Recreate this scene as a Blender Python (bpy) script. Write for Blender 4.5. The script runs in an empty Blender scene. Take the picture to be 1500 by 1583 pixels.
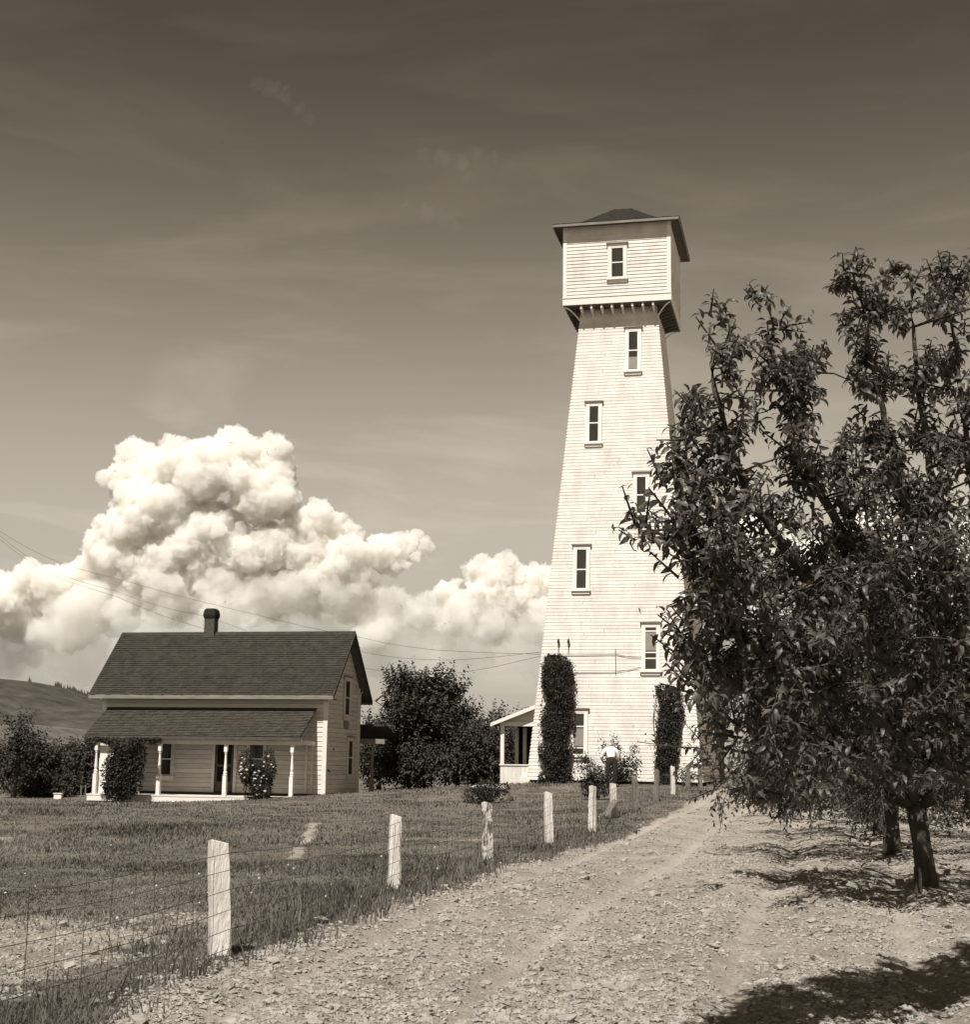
import bpy, bmesh, math, random
import numpy as np
from mathutils import Matrix, Vector
sc = bpy.context.scene
COL = sc.collection
rnd = random.Random(7)
RNG = np.random.default_rng(11)

# ------------------------------------------------------------------ camera, sky, sun, exposure
F, PITCH, ROLL = 2240.0, 0.1715, -0.0135          # focal length in pixels of the 1500 px wide photograph
cam = bpy.data.cameras.new('camera'); camo = bpy.data.objects.new('camera', cam); COL.objects.link(camo)
cam.sensor_fit = 'HORIZONTAL'; cam.sensor_width = 36.0; cam.lens = F / 1500 * 36
cam.clip_start = 0.1; cam.clip_end = 30000
camo.rotation_mode = 'XYZ'
camo.matrix_world = Matrix.Rotation(math.pi / 2 + PITCH, 4, 'X') @ Matrix.Rotation(-ROLL, 4, 'Z')
sc.camera = camo

SUN_AZ, SUN_EL = math.radians(17.5), math.radians(56)   # azimuth measured from -Y towards -X
sdir = Vector((-math.sin(SUN_AZ) * math.cos(SUN_EL), -math.cos(SUN_AZ) * math.cos(SUN_EL), math.sin(SUN_EL)))
sun = bpy.data.lights.new('sun', 'SUN'); suno = bpy.data.objects.new('sun', sun); COL.objects.link(suno)
sun.energy = 4.6; sun.angle = math.radians(0.53); sun.color = (1.0, 0.975, 0.92)
suno.rotation_mode = 'QUATERNION'; suno.rotation_quaternion = sdir.to_track_quat('Z', 'Y')

world = bpy.data.worlds.new('World'); sc.world = world; world.use_nodes = True
nt = world.node_tree; nt.nodes.clear(); N = nt.nodes.new; L = nt.links.new
sky = N('ShaderNodeTexSky'); sky.sky_type = 'NISHITA'; sky.sun_disc = False
sky.sun_elevation = SUN_EL; sky.sun_rotation = math.radians(180) + SUN_AZ
sky.air_density = 1.0; sky.dust_density = 0.6
tobw = N('ShaderNodeRGBToBW'); L(sky.outputs[0], tobw.inputs[0])
tc = N('ShaderNodeTexCoord'); sep = N('ShaderNodeSeparateXYZ'); L(tc.outputs['Generated'], sep.inputs[0])
ramp = N('ShaderNodeValToRGB'); L(sep.outputs['Z'], ramp.inputs[0])     # a deep-toned plate: the sky darkens with height
cr = ramp.color_ramp; cr.interpolation = 'B_SPLINE'
stops = [(0.0, .34), (0.07, .38), (0.14, .54), (0.20, .61), (0.27, .53), (0.34, .40), (0.40, .30), (0.47, .205), (0.58, .17), (1.0, .15)]
cr.elements[0].position = 0; cr.elements[1].position = 1
for p_, v_ in stops:
    e = cr.elements[0] if p_ == 0 else cr.elements[-1] if p_ == 1 else cr.elements.new(p_)
    t_ = min(1, max(0, (p_ - .15) / .33)); e.color = (v_, v_ * (.905 - .085 * t_), v_ * (.755 - .18 * t_), 1)
mul = N('ShaderNodeVectorMath'); mul.operation = 'MULTIPLY'; L(tobw.outputs[0], mul.inputs[0]); L(ramp.outputs[0], mul.inputs[1])
# faint high cirrus, in stretched streaks
mp = N('ShaderNodeMapping'); L(tc.outputs['Generated'], mp.inputs[0]); mp.inputs['Rotation'].default_value = (0, 0.25, 0.1); mp.inputs['Scale'].default_value = (2.2, 1.5, 11)
nz = N('ShaderNodeTexNoise'); L(mp.outputs[0], nz.inputs[0]); nz.inputs['Scale'].default_value = 1.9; nz.inputs['Detail'].default_value = 7; nz.inputs['Roughness'].default_value = .58; nz.inputs['Distortion'].default_value = .6
mr = N('ShaderNodeMapRange'); L(nz.outputs[0], mr.inputs[0]); mr.inputs[1].default_value = .47; mr.inputs[2].default_value = .78; mr.inputs[3].default_value = -.04; mr.inputs[4].default_value = .30
zf = N('ShaderNodeMapRange'); L(sep.outputs['Z'], zf.inputs[0]); zf.inputs[1].default_value = .48; zf.inputs[2].default_value = .22; zf.inputs[3].default_value = .9; zf.inputs[4].default_value = 1.0
cm = N('ShaderNodeMath'); cm.operation = 'MULTIPLY'; L(mr.outputs[0], cm.inputs[0]); L(zf.outputs[0], cm.inputs[1])
one = N('ShaderNodeMath'); one.operation = 'ADD'; L(cm.outputs[0], one.inputs[0]); one.inputs[1].default_value = 1.0
m2 = N('ShaderNodeVectorMath'); m2.operation = 'MULTIPLY'; L(mul.outputs[0], m2.inputs[0]); L(one.outputs[0], m2.inputs[1])
bg = N('ShaderNodeBackground'); L(m2.outputs[0], bg.inputs[0]); bg.inputs[1].default_value = 0.15
wo = N('ShaderNodeOutputWorld'); L(bg.outputs[0], wo.inputs[0])
sc.view_settings.view_transform = 'Standard'; sc.view_settings.look = 'None'
sc.view_settings.exposure = 0.55; sc.view_settings.gamma = 1.0; sc.view_settings.use_curve_mapping = False
sc.cycles.max_bounces = 14; sc.cycles.diffuse_bounces = 3; sc.cycles.glossy_bounces = 2; sc.cycles.transmission_bounces = 3
sc.cycles.transparent_max_bounces = 24; sc.cycles.volume_bounces = 12; sc.cycles.caustics_reflective = False; sc.cycles.caustics_refractive = False
sc.cycles.use_denoising = True

# ------------------------------------------------------------------ geometry helpers
def ray(px, py):
    c, s = math.cos(ROLL), math.sin(ROLL); A = px - 750; B = 791.5 - py
    a = A * c + B * s; b = -A * s + B * c
    cp, sp = math.cos(PITCH), math.sin(PITCH)
    return np.array([a / F, cp - b / F * sp, sp + b / F * cp])
def W(px, py, Y):
    d = ray(px, py); return d * (Y / d[1])

def _hash(ix, iy, iz, seed):
    h = (ix.astype(np.int64) * 374761393 + iy.astype(np.int64) * 668265263 + iz.astype(np.int64) * 2147483647 + seed * 974711) & 0xffffffff
    h = ((h ^ (h >> 13)) * 1274126177) & 0xffffffff
    h = ((h ^ (h >> 16)) * 2246822519) & 0xffffffff
    return ((h ^ (h >> 15)) & 0xffff) / 65535.0
def vnoise(P, seed=0):
    P = np.asarray(P, float); i = np.floor(P); f = P - i; f = f * f * (3 - 2 * f); i = i.astype(np.int64)
    r = 0
    for dx in (0, 1):
        for dy in (0, 1):
            for dz in (0, 1):
                w = (f[:, 0] if dx else 1 - f[:, 0]) * (f[:, 1] if dy else 1 - f[:, 1]) * (f[:, 2] if dz else 1 - f[:, 2])
                r = r + w * _hash(i[:, 0] + dx, i[:, 1] + dy, i[:, 2] + dz, seed)
    return r
def fbm(P, octv=4, seed=0, gain=.5):
    P = np.asarray(P, float); a, s, t = 1.0, 0.0, 0.0
    for k in range(octv):
        s = s + a * vnoise(P * 2.0 ** k + 17.3 * k, seed + k); t += a; a *= gain
    return s / t * 2 - 1

def tag(o, label=None, cat=None, group=None, kind=None):
    if label: o['label'] = label
    if cat: o['category'] = cat
    if group: o['group'] = group
    if kind: o['kind'] = kind
    return o
def empty(name, loc=(0, 0, 0), rz=0.0, label=None, cat=None, group=None, kind=None):
    o = bpy.data.objects.new(name, None); COL.objects.link(o); o.location = loc; o.rotation_euler = (0, 0, rz); o.empty_display_size = .3
    return tag(o, label, cat, group, kind)
def mk(name, V, Fs, m=None, parent=None, smooth=False, kind=None):
    """one mesh object from vertices and a list of face arrays (each (n,3) or (n,4))"""
    me = bpy.data.meshes.new(name); V = np.asarray(V, np.float32)
    if not isinstance(Fs, (list, tuple)): Fs = [Fs]
    Fs = [np.asarray(f, np.int32) for f in Fs if len(f)]
    nl = sum(f.size for f in Fs); nf = sum(len(f) for f in Fs)
    me.vertices.add(len(V)); me.vertices.foreach_set('co', V.ravel())
    me.loops.add(nl); me.loops.foreach_set('vertex_index', np.concatenate([f.ravel() for f in Fs]))
    tot = np.concatenate([np.full(len(f), f.shape[1], np.int32) for f in Fs]); st = np.concatenate([[0], np.cumsum(tot)[:-1]]).astype(np.int32)
    me.polygons.add(nf); me.polygons.foreach_set('loop_start', st); me.polygons.foreach_set('loop_total', tot)
    me.polygons.foreach_set('use_smooth', np.full(nf, bool(smooth)))
    me.update(calc_edges=True); me.validate()
    return link(name, me, m, parent, kind)
def link(name, me, m=None, parent=None, kind=None):
    if m is not None and not me.materials: me.materials.append(m)
    o = bpy.data.objects.new(name, me); COL.objects.link(o)
    if parent is not None: o.parent = parent
    if kind: o['kind'] = kind
    return o
QB = np.array([[0, 3, 2, 1], [4, 5, 6, 7], [0, 1, 5, 4], [1, 2, 6, 5], [2, 3, 7, 6], [3, 0, 4, 7]])
class MB:
    def __init__(s): s.V = []; s.Q = []; s.T = []; s.n = 0
    def add(s, V, Q=None, T=None):
        V = np.asarray(V, float).reshape(-1, 3); s.V.append(V)
        if Q is not None: s.Q.append(np.asarray(Q) + s.n)
        if T is not None: s.T.append(np.asarray(T) + s.n)
        s.n += len(V); return s
    def hexa(s, b, t):     # bottom four corners, top four corners (counter-clockwise from above)
        return s.add(list(b) + list(t), QB)
    def box(s, x0, x1, y0, y1, z0, z1):
        return s.hexa([(x0, y0, z0), (x1, y0, z0), (x1, y1, z0), (x0, y1, z0)], [(x0, y0, z1), (x1, y0, z1), (x1, y1, z1), (x0, y1, z1)])
    def tube(s, pts, rad, n=6, cap=True):
        pts = np.asarray(pts, float); k = len(pts); rad = np.broadcast_to(np.asarray(rad, float), (k,))
        d = np.gradient(pts, axis=0); d /= np.linalg.norm(d, axis=1, keepdims=True) + 1e-9
        ref = np.array([0, 0, 1.0]) if abs(d[0][2]) < .9 else np.array([1.0, 0, 0])
        V = []
        for i in range(k):
            u = np.cross(ref, d[i]); nu = np.linalg.norm(u)
            if nu < 1e-3: u = np.cross(np.array([0, 1.0, 0]), d[i]); nu = np.linalg.norm(u)
            u /= nu; v = np.cross(d[i], u)
            a = np.arange(n) * 2 * math.pi / n
            V.append(pts[i] + rad[i] * (np.cos(a)[:, None] * u + np.sin(a)[:, None] * v))
        Q = [[i * n + j, i * n + (j + 1) % n, (i + 1) * n + (j + 1) % n, (i + 1) * n + j] for i in range(k - 1) for j in range(n)]
        base = np.vstack(V); T = None
        if cap:
            base = np.vstack([base, pts[0], pts[-1]]); c0, c1 = k * n, k * n + 1
            T = [[c0, (j + 1) % n, j] for j in range(n)] + [[c1, (k - 1) * n + j, (k - 1) * n + (j + 1) % n] for j in range(n)]
        return s.add(base, Q, T)
    def lathe(s, prof, n=12, c=(0, 0, 0)):
        return s.tube([(c[0], c[1], c[2] + z) for r, z in prof], [r for r, z in prof], n)
    def build(s, name, m=None, parent=None, smooth=False, kind=None):
        fs = []
        if s.Q: fs.append(np.vstack(s.Q))
        if s.T: fs.append(np.vstack(s.T))
        return mk(name, np.vstack(s.V), fs, m, parent, smooth, kind)

# ------------------------------------------------------------------ materials (everything has the brown tone of the print)
def sep_c(v):
    """neutral value -> the warm brown scale of the plate"""
    t = min(1.0, v) ** .45
    return (v * 1.02, v * (0.87 + .10 * t), v * (0.68 + .235 * t), 1)
def mat(name, v, var=.15, scale=8.0, rough=.85, spec=.25, bump=0.0, bscale=None, detail=6, stretch=None, v2=None, trans=0.0, obj_var=0.0, wear=None):
    m = bpy.data.materials.new(name); m.use_nodes = True; t = m.node_tree; t.nodes.clear(); N = t.nodes.new; L = t.links.new
    out = N('ShaderNodeOutputMaterial'); p = N('ShaderNodeBsdfPrincipled'); p.inputs['Roughness'].default_value = rough
    p.inputs['Specular IOR Level'].default_value = spec
    tcn = N('ShaderNodeTexCoord'); src = tcn.outputs['Object']
    if stretch:
        mpn = N('ShaderNodeMapping'); mpn.inputs['Scale'].default_value = stretch; L(src, mpn.inputs[0]); src = mpn.outputs[0]
    n = N('ShaderNodeTexNoise'); n.inputs['Scale'].default_value = scale; n.inputs['Detail'].default_value = detail; n.inputs['Roughness'].default_value = .65; L(src, n.inputs[0])
    r = N('ShaderNodeValToRGB'); L(n.outputs[0], r.inputs[0])
    lo, hi = v * (1 - var), (v2 if v2 else v * (1 + var))
    r.color_ramp.elements[0].position = .3; r.color_ramp.elements[0].color = sep_c(lo)
    r.color_ramp.elements[1].position = .7; r.color_ramp.elements[1].color = sep_c(min(.92, hi))
    colr = r.outputs[0]
    if wear:                                            # flaked patches of another tone
        n3 = N('ShaderNodeTexNoise'); n3.inputs['Scale'].default_value = wear[1]; n3.inputs['Detail'].default_value = 8; n3.inputs['Roughness'].default_value = .75; L(src, n3.inputs[0])
        r3 = N('ShaderNodeMapRange'); r3.inputs[1].default_value = wear[2]; r3.inputs[2].default_value = wear[2] + .06; L(n3.outputs[0], r3.inputs[0])
        mx3 = N('ShaderNodeMix'); mx3.data_type = 'RGBA'; L(r3.outputs[0], mx3.inputs[0]); L(colr, mx3.inputs[6]); mx3.inputs[7].default_value = sep_c(wear[0]); colr = mx3.outputs[2]
    if obj_var:
        oi = N('ShaderNodeObjectInfo'); g = N('ShaderNodeMapRange'); g.inputs[3].default_value = 1 - obj_var; g.inputs[4].default_value = 1 + obj_var * .6; L(oi.outputs['Random'], g.inputs[0])
        mx = N('ShaderNodeMix'); mx.data_type = 'RGBA'; mx.blend_type = 'MULTIPLY'; mx.inputs[0].default_value = 1; L(colr, mx.inputs[6]); L(g.outputs[0], mx.inputs[7]); colr = mx.outputs[2]
    L(colr, p.inputs['Base Color'])
    if bump:
        n2 = N('ShaderNodeTexNoise'); n2.inputs['Scale'].default_value = bscale or scale * 4; n2.inputs['Detail'].default_value = 8; L(src, n2.inputs[0])
        b = N('ShaderNodeBump'); b.inputs['Strength'].default_value = min(1, bump); b.inputs['Distance'].default_value = .02 * max(1, bump); L(n2.outputs[0], b.inputs['Height']); L(b.outputs[0], p.inputs['Normal'])
    if trans:
        tr = N('ShaderNodeBsdfTranslucent'); L(colr, tr.inputs[0]); ms = N('ShaderNodeMixShader'); ms.inputs[0].default_value = trans
        L(p.outputs[0], ms.inputs[1]); L(tr.outputs[0], ms.inputs[2]); L(ms.outputs[0], out.inputs[0])
    else: L(p.outputs[0], out.inputs[0])
    return m
M = dict(
    white=mat('white_paint', .72, .06, 2.2, .6, .3, .25, 30, obj_var=.05, stretch=(1, 1, 3)),
    board=mat('white_board_paint', .60, .14, 1.3, .75, .2, .4, 22, obj_var=.06, stretch=(1.6, 1.6, .8), wear=(.45, 7, .75)),
    hboard=mat('weathered_white_boards', .62, .14, 1.8, .8, .2, .4, 22, obj_var=.10, stretch=(.7, .7, 6)),
    trim=mat('white_trim', .66, .07, 3, .55, .3),
    fascia=mat('weathered_fascia', .20, .3, 3, .85, .2, stretch=(.6, 1, 4)),
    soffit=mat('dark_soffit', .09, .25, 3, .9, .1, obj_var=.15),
    shingle=mat('roof_shingles', .040, .25, 3, .95, .12, .5, 60, v2=.058),
    shingle2=mat('porch_shingles', .055, .25, 3, .95, .12, .5, 60, v2=.08),
    towroof=mat('tower_roof', .030, .3, 5, .95, .12, .4, 60),
    glass=mat('window_glass', .035, .2, 2, .12, .35),
    blind=mat('window_blind', .22, .1, 2, .9, .2),
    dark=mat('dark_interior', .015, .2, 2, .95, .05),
    brick=mat('chimney_brick', .085, .35, 9, .95, .1, .4, 50),
    mortar=mat('chimney_mortar', .26, .2, 9, .95, .1),
    soot=mat('sooty_cap', .025, .3, 7, .95, .1),
    post=mat('fence_post_whitewash', .62, .25, 5, .9, .15, .8, 45, stretch=(1, 1, .25), wear=(.22, 9, .60)),
    post3=mat('fence_post_flaking', .14, .35, 6, .95, .1, .8, 45, stretch=(1, 1, .4), wear=(.62, 11, .47)),
    post2=mat('fence_post_grey', .20, .35, 6, .95, .1, .8, 45, stretch=(1, 1, .25), wear=(.5, 10, .60)),
    wire=mat('rusty_wire', .05, .3, 20, .7, .3),
    bark=mat('bark', .052, .45, 12, .95, .15, 2.0, 30, stretch=(1, 1, .35), v2=.10),
    leaf=mat('pear_leaf', .080, .45, 5, .45, .42, trans=.38, v2=.16),
    leaf_s=mat('orchard_leaf', .060, .4, 1.4, .52, .35, trans=.3, v2=.11),
    leaf_d=mat('far_leaf', .045, .4, .8, .7, .2, trans=.2, v2=.085),
    leaf_v=mat('vine_leaf', .030, .4, 2.5, .65, .2, trans=.12, v2=.06),
    flower=mat('blossom', .50, .1, 9, .8, .2),
    grass=mat('grass_blades', .085, .4, .45, .8, .15, trans=.25, v2=.26, detail=10),
    weed=mat('tall_weeds', .10, .45, 2, .8, .15, trans=.3, v2=.24),
    clod=mat('soil_clods', .31, .35, 6, .98, .05, .8, 60, v2=.40),
    cloth=mat('white_shirt', .80, .05, 8, .9, .1), trouser=mat('dark_trousers', .03, .2, 8, .9, .1),
    skin=mat('skin', .35, .1, 8, .6, .3), hair=mat('hair', .02, .2, 20, .6, .3),
    stone=mat('pale_stone', .40, .2, 5, .95, .1, .8, 30), insul=mat('insulator', .04, .2, 9, .4, .5),
)

# ------------------------------------------------------------------ terrain
_cp = []
def cpx(px, py, Y): _cp.append(tuple(W(px, py, Y)))
POSTS = [(341, 1303, 1482, 12.0), (608.5, 1262, 1376, 16.8), (755, 1242, 1335, 21.6), (850, 1226, 1303, 26.4), (915.5, 1216, 1287, 31.2),
         (949, 1212, 1262, 36.0), (983, 1204, 1252, 40.8), (1015, 1190, 1238, 45.6), (1041, 1185, 1228, 50.0), (1063, 1183, 1219, 53.0), (1083.5, 1182, 1216, 55.3)]
for px, t_, b_, Y in POSTS: cpx(px, b_, Y)
cpx(1435, 1372, 18); cpx(1380, 1318, 24); cpx(1103, 1213, 60); cpx(142, 1240, 58.8); cpx(300, 1240, 58); cpx(500, 1229, 58); cpx(650, 1222, 64); cpx(813, 1211, 57)
_cp += [(2, 8, -1.62), (0, 4, -1.66), (6, 8, -1.62), (4.5, 12, -1.6), (-4, 8, -1.62), (-5, 14, -1.55), (-9, 14, -1.55), (-3.5, 22.5, -1.50), (-8, 22.5, -1.52), (-15, 22.5, -1.55),
        (-2.6, 28, -1.30), (-8, 28, -1.32), (-15, 28, -1.36), (-5, 42, -1.33), (-14, 42, -1.42), (12, 30, -1.32), (16, 58, -1.0), (9, 66, -.80), (14, 80, -1.2), (-20, 60, -1.75), (-10, 75, -1.5), (20, 12, -1.7), (-20, 8, -1.65), (0, -8, -1.7), (20, -5, -1.75), (-18, -5, -1.7)]
CP = np.array(_cp)
def _tps(r2): return np.where(r2 > 0, .5 * r2 * np.log(np.maximum(r2, 1e-9)), 0)
_n = len(CP); _K = _tps(((CP[:, None, :2] - CP[None, :, :2]) ** 2).sum(-1)) + np.eye(_n) * 2.0
_P = np.hstack([np.ones((_n, 1)), CP[:, :2]]); _A = np.block([[_K, _P], [_P.T, np.zeros((3, 3))]])
_w = np.linalg.solve(_A, np.concatenate([CP[:, 2], [0, 0, 0]]))
PXY = np.array([W(px, b_, Y)[:2] for px, t_, b_, Y in POSTS])
_fy = np.concatenate([[-40], PXY[:, 1], [75, 400]])
_fx = np.concatenate([[PXY[0, 0] + (-40 - 12) * .235], PXY[:, 0], [PXY[-1, 0] + (75 - 55.3) * .235, PXY[-1, 0] + (400 - 55.3) * .235]])
def fence_x(y): return np.interp(y, _fy, _fx)
def soil_d(x, y):                                        # > 0 on the tilled soil, < 0 on the grass
    x, y = np.asarray(x, float), np.asarray(y, float)
    P = np.stack([x * .9, y * .45, x * 0], -1).reshape(-1, 3)
    n = fbm(P, 3, 5).reshape(x.shape)
    return x - fence_x(y) - .35 - .55 * n - np.clip((y - 14) * .03, -.1, .75)
def gz(x, y, detail=True):
    x = np.asarray(x, float); y = np.asarray(y, float); sh = x.shape; X = x.ravel(); Y = y.ravel()
    z = np.empty(len(X))
    for a in range(0, len(X), 40000):
        b = slice(a, a + 40000)
        r2 = (X[b, None] - CP[None, :, 0]) ** 2 + (Y[b, None] - CP[None, :, 1]) ** 2
        z[b] = _tps(r2) @ _w[:_n] + _w[_n] + _w[_n + 1] * X[b] + _w[_n + 2] * Y[b]
    z = np.clip(z, -2.1, -.55)
    far = np.clip((np.hypot(X, Y - 35) - 48) / 40, 0, 1); far = far * far * (3 - 2 * far)
    z = z * (1 - far) + (-1.5) * far
    if detail:
        P = np.stack([X, Y, X * 0], -1)
        s = np.clip(soil_d(X, Y) * 2 + .5, 0, 1) * (1 - far)
        lawn = .05 * fbm(P * .8, 3, 21) + .02 * fbm(P * 4, 2, 22)
        u = X - Y * .235                                  # across the cultivated rows
        rows = .022 * np.sin(u * 5.2 + 1.5 * vnoise(P * .35, 3) + .6) + .03 * (vnoise(np.stack([u * 1.1, Y * .08, X * 0], -1), 9) - .5)
        for o_, d_ in ((.95, .07), (2.45, .07), (1.7, -.02), (4.2, .05), (5.7, .05)): rows = rows - 1.3 * d_ * np.exp(-(((u - (PXY[0, 0] - 12 * .235) - o_ - .12 * np.sin(Y * .35)) / .16) ** 2))
        soil = rows + .045 * fbm(P * np.array([2.6, 1.7, 1]), 4, 31) + .035 * np.abs(fbm(P * 7, 3, 33))
        z = z + lawn * (1 - s) + soil * s
    return z.reshape(sh)
def rut(x, y):
    u = x - y * .235 - (PXY[0, 0] - 12 * .235) - .12 * np.sin(y * .35); return np.max([np.exp(-((u - o_) / w_) ** 2) for o_, w_ in ((.95, .14), (2.45, .16), (4.2, .13), (5.7, .15))], axis=0)
n1 = 470
su = np.linspace(-1, 1, n1); gx = 2.0 * np.sinh(8.0 * su) + 1.0; sv = np.linspace(-1, 1, n1 + 60); gy = 2.6 * np.sinh(7.9 * sv) + 12.5
GX, GY = np.meshgrid(gx, gy); GZ = gz(GX, GY); r_, c_ = GX.shape
idx = np.arange(r_ * c_).reshape(r_, c_); Q = np.stack([idx[:-1, :-1], idx[:-1, 1:], idx[1:, 1:], idx[1:, :-1]], -1).reshape(-1, 4)
V = np.stack([GX, GY, GZ], -1).reshape(-1, 3)
cx_, cy_ = V[Q, 0].mean(1), V[Q, 1].mean(1)
is_soil = (soil_d(cx_, cy_) > 0) & (cy_ < 85) & (cy_ > -30) & (cx_ < 60)

def ground_mat():
    m = bpy.data.materials.new('ground_soil_and_turf'); m.use_nodes = True; t = m.node_tree; t.nodes.clear(); N = t.nodes.new; L = t.links.new
    out = N('ShaderNodeOutputMaterial'); p = N('ShaderNodeBsdfPrincipled'); p.inputs['Roughness'].default_value = .97; p.inputs['Specular IOR Level'].default_value = .05; L(p.outputs[0], out.inputs[0])
    at = N('ShaderNodeAttribute'); at.attribute_name = 'bare'
    g = N('ShaderNodeTexCoord')
    def noise(sc_, det=6, rg=.6):
        n = N('ShaderNodeTexNoise'); n.inputs['Scale'].default_value = sc_; n.inputs['Detail'].default_value = det; n.inputs['Roughness'].default_value = rg; L(g.outputs['Object'], n.inputs[0]); return n.outputs[0]
    def rampc(src, a, b, p0=.35, p1=.68):
        r = N('ShaderNodeValToRGB'); r.color_ramp.elements[0].position = p0; r.color_ramp.elements[1].position = p1; r.color_ramp.elements[0].color = sep_c(a); r.color_ramp.elements[1].color = sep_c(b); L(src, r.inputs[0]); return r.outputs[0]
    soil0 = rampc(noise(1.1, 10, .72), .25, .43); ar = N('ShaderNodeAttribute'); ar.attribute_name = 'dust'; dm = N('ShaderNodeMix'); dm.data_type = 'RGBA'; L(ar.outputs['Fac'], dm.inputs[0]); L(soil0, dm.inputs[6]); L(rampc(noise(3.0, 8, .7), .40, .50), dm.inputs[7]); soil = dm.outputs[2]; fine = rampc(noise(26, 9, .75), .42, 1.28, .32, .62)  # 'fine' spots paint the dark of crevices between crumbs into the soil colour
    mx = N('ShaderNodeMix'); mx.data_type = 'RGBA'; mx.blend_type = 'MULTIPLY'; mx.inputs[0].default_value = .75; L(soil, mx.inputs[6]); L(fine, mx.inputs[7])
    turf = rampc(noise(.8, 10, .78), .07, .24); tf = rampc(noise(9, 6, .7), .6, 1.3, .3, .7)
    mx2 = N('ShaderNodeMix'); mx2.data_type = 'RGBA'; mx2.blend_type = 'MULTIPLY'; mx2.inputs[0].default_value = .7; L(turf, mx2.inputs[6]); L(tf, mx2.inputs[7])
    ad = N('ShaderNodeMath'); ad.operation = 'ADD'; L(at.outputs['Fac'], ad.inputs[0]); nn = noise(3.2, 8, .7)
    sb = N('ShaderNodeMath'); sb.operation = 'SUBTRACT'; L(nn, sb.inputs[0]); sb.inputs[1].default_value = .5; L(sb.outputs[0], ad.inputs[1])
    st = N('ShaderNodeMapRange'); st.inputs[1].default_value = .42; st.inputs[2].default_value = .58; L(ad.outputs[0], st.inputs[0])
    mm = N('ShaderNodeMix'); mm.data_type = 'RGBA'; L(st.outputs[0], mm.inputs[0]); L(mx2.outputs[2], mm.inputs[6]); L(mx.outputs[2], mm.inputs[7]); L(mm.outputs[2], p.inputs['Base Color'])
    b = N('ShaderNodeBump'); b.inputs['Strength'].default_value = .9; b.inputs['Distance'].default_value = .06; L(noise(14, 10, .75), b.inputs['Height']); L(b.outputs[0], p.inputs['Normal'])
    return m
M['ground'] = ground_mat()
# bare areas inside the grass: the worn corner by the fence, the bank and the footpath
def bare(x, y):
    s = np.clip(soil_d(x, y) * 1.5 + .55, 0, 1)
    P = np.stack([x, y, x * 0], -1).reshape(-1, 3); n = fbm(P * np.array([.55, .8, 1]), 3, 77).reshape(x.shape)
    e = np.hypot((x + 4.2) / 3.5, (y - 12.4) / 4.2); n2 = fbm(P * np.array([2.2, 3.2, 1]), 4, 78).reshape(x.shape); yard = np.clip(1.05 - e + .5 * n + .45 * n2, 0, .75)
    band = np.exp(-((y - (17.8 + .35 * (x + 4))) / .5) ** 2) * (x < -1.6) * np.clip(.55 + .6 * n, 0, 1)
    bank = np.exp(-((y - 26.2 - .15 * (x + 4)) / .8) ** 2) * np.clip(.25 + 1.3 * n, 0, .7)
    path = path_w(x, y)
    return np.clip(np.maximum.reduce([s, yard, band * .7, bank, path]), 0, 1)
_pa = [W(452, 1335, 23.4), W(470, 1312, 25.3), W(480, 1286, 28.2), W(486, 1270, 31)]
def path_w(x, y):
    n = fbm(np.stack([x * 3, y * 2, x * 0], -1).reshape(-1, 3), 3, 12).reshape(x.shape); px_ = .14 * n + np.interp(y, [p[1] for p in _pa], [p[0] for p in _pa]); inn = (y > _pa[0][1] - .4) & (y < _pa[-1][1])
    return np.exp(-((x - px_) / .13) ** 2) * inn * np.clip(1.0 + .6 * n, 0, 1)
bv = bare(GX, GY).ravel(); dv = np.clip(rut(GX, GY) * (.75 + .8 * fbm(np.stack([GX * 1.5, GY * .4, GX * 0], -1).reshape(-1, 3), 3, 61).reshape(GX.shape)), 0, .9).ravel()
def sub_sheet(name, mask):
    q = Q[mask]; used = np.unique(q); rm = np.full(len(V), -1); rm[used] = np.arange(len(used))
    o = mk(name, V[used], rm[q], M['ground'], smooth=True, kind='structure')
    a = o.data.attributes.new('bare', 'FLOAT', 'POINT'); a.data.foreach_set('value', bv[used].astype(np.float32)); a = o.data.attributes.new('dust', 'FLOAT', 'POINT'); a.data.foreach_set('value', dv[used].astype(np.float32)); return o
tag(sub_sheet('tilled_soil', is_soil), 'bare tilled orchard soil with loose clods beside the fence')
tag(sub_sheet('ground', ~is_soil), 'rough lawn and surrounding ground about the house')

# ------------------------------------------------------------------ hills far off
def hill(name, prof, Y, depth, v, label, seed):
    px = np.array([p[0] for p in prof], float); pz = np.array([W(p[0], p[1], Y)[2] for p in prof]); pxx = np.array([W(p[0], 1180, Y)[0] for p in prof])
    nx, ny = 220, 26; xs = np.linspace(pxx[0], pxx[-1], nx); top = np.interp(xs, pxx, pz)
    t = np.linspace(0, 1, ny); sh = np.sin(np.clip(t, 0, 1) * math.pi * .62) ** 1.1; sh /= sh.max()
    X, Tt = np.meshgrid(xs, t); P = np.stack([X / 160, Tt * 4, X * 0], -1).reshape(-1, 3)
    Z = -4 + (np.outer(sh, top + 4)) * (1 + .35 * fbm(P, 4, seed).reshape(X.shape) * np.outer(1 - sh ** 3, np.ones(nx)))
    Yy = Y - depth + Tt * depth * 1.6
    i = np.arange(nx * ny).reshape(ny, nx); q = np.stack([i[:-1, :-1], i[:-1, 1:], i[1:, 1:], i[1:, :-1]], -1).reshape(-1, 4)
    o = mk(name, np.stack([X, Yy, Z], -1).reshape(-1, 3), q, mat(name + '_slope', v, .5, .028, .95, .05, detail=13), smooth=True, kind='structure'); o['label'] = label
    return xs, top
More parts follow.
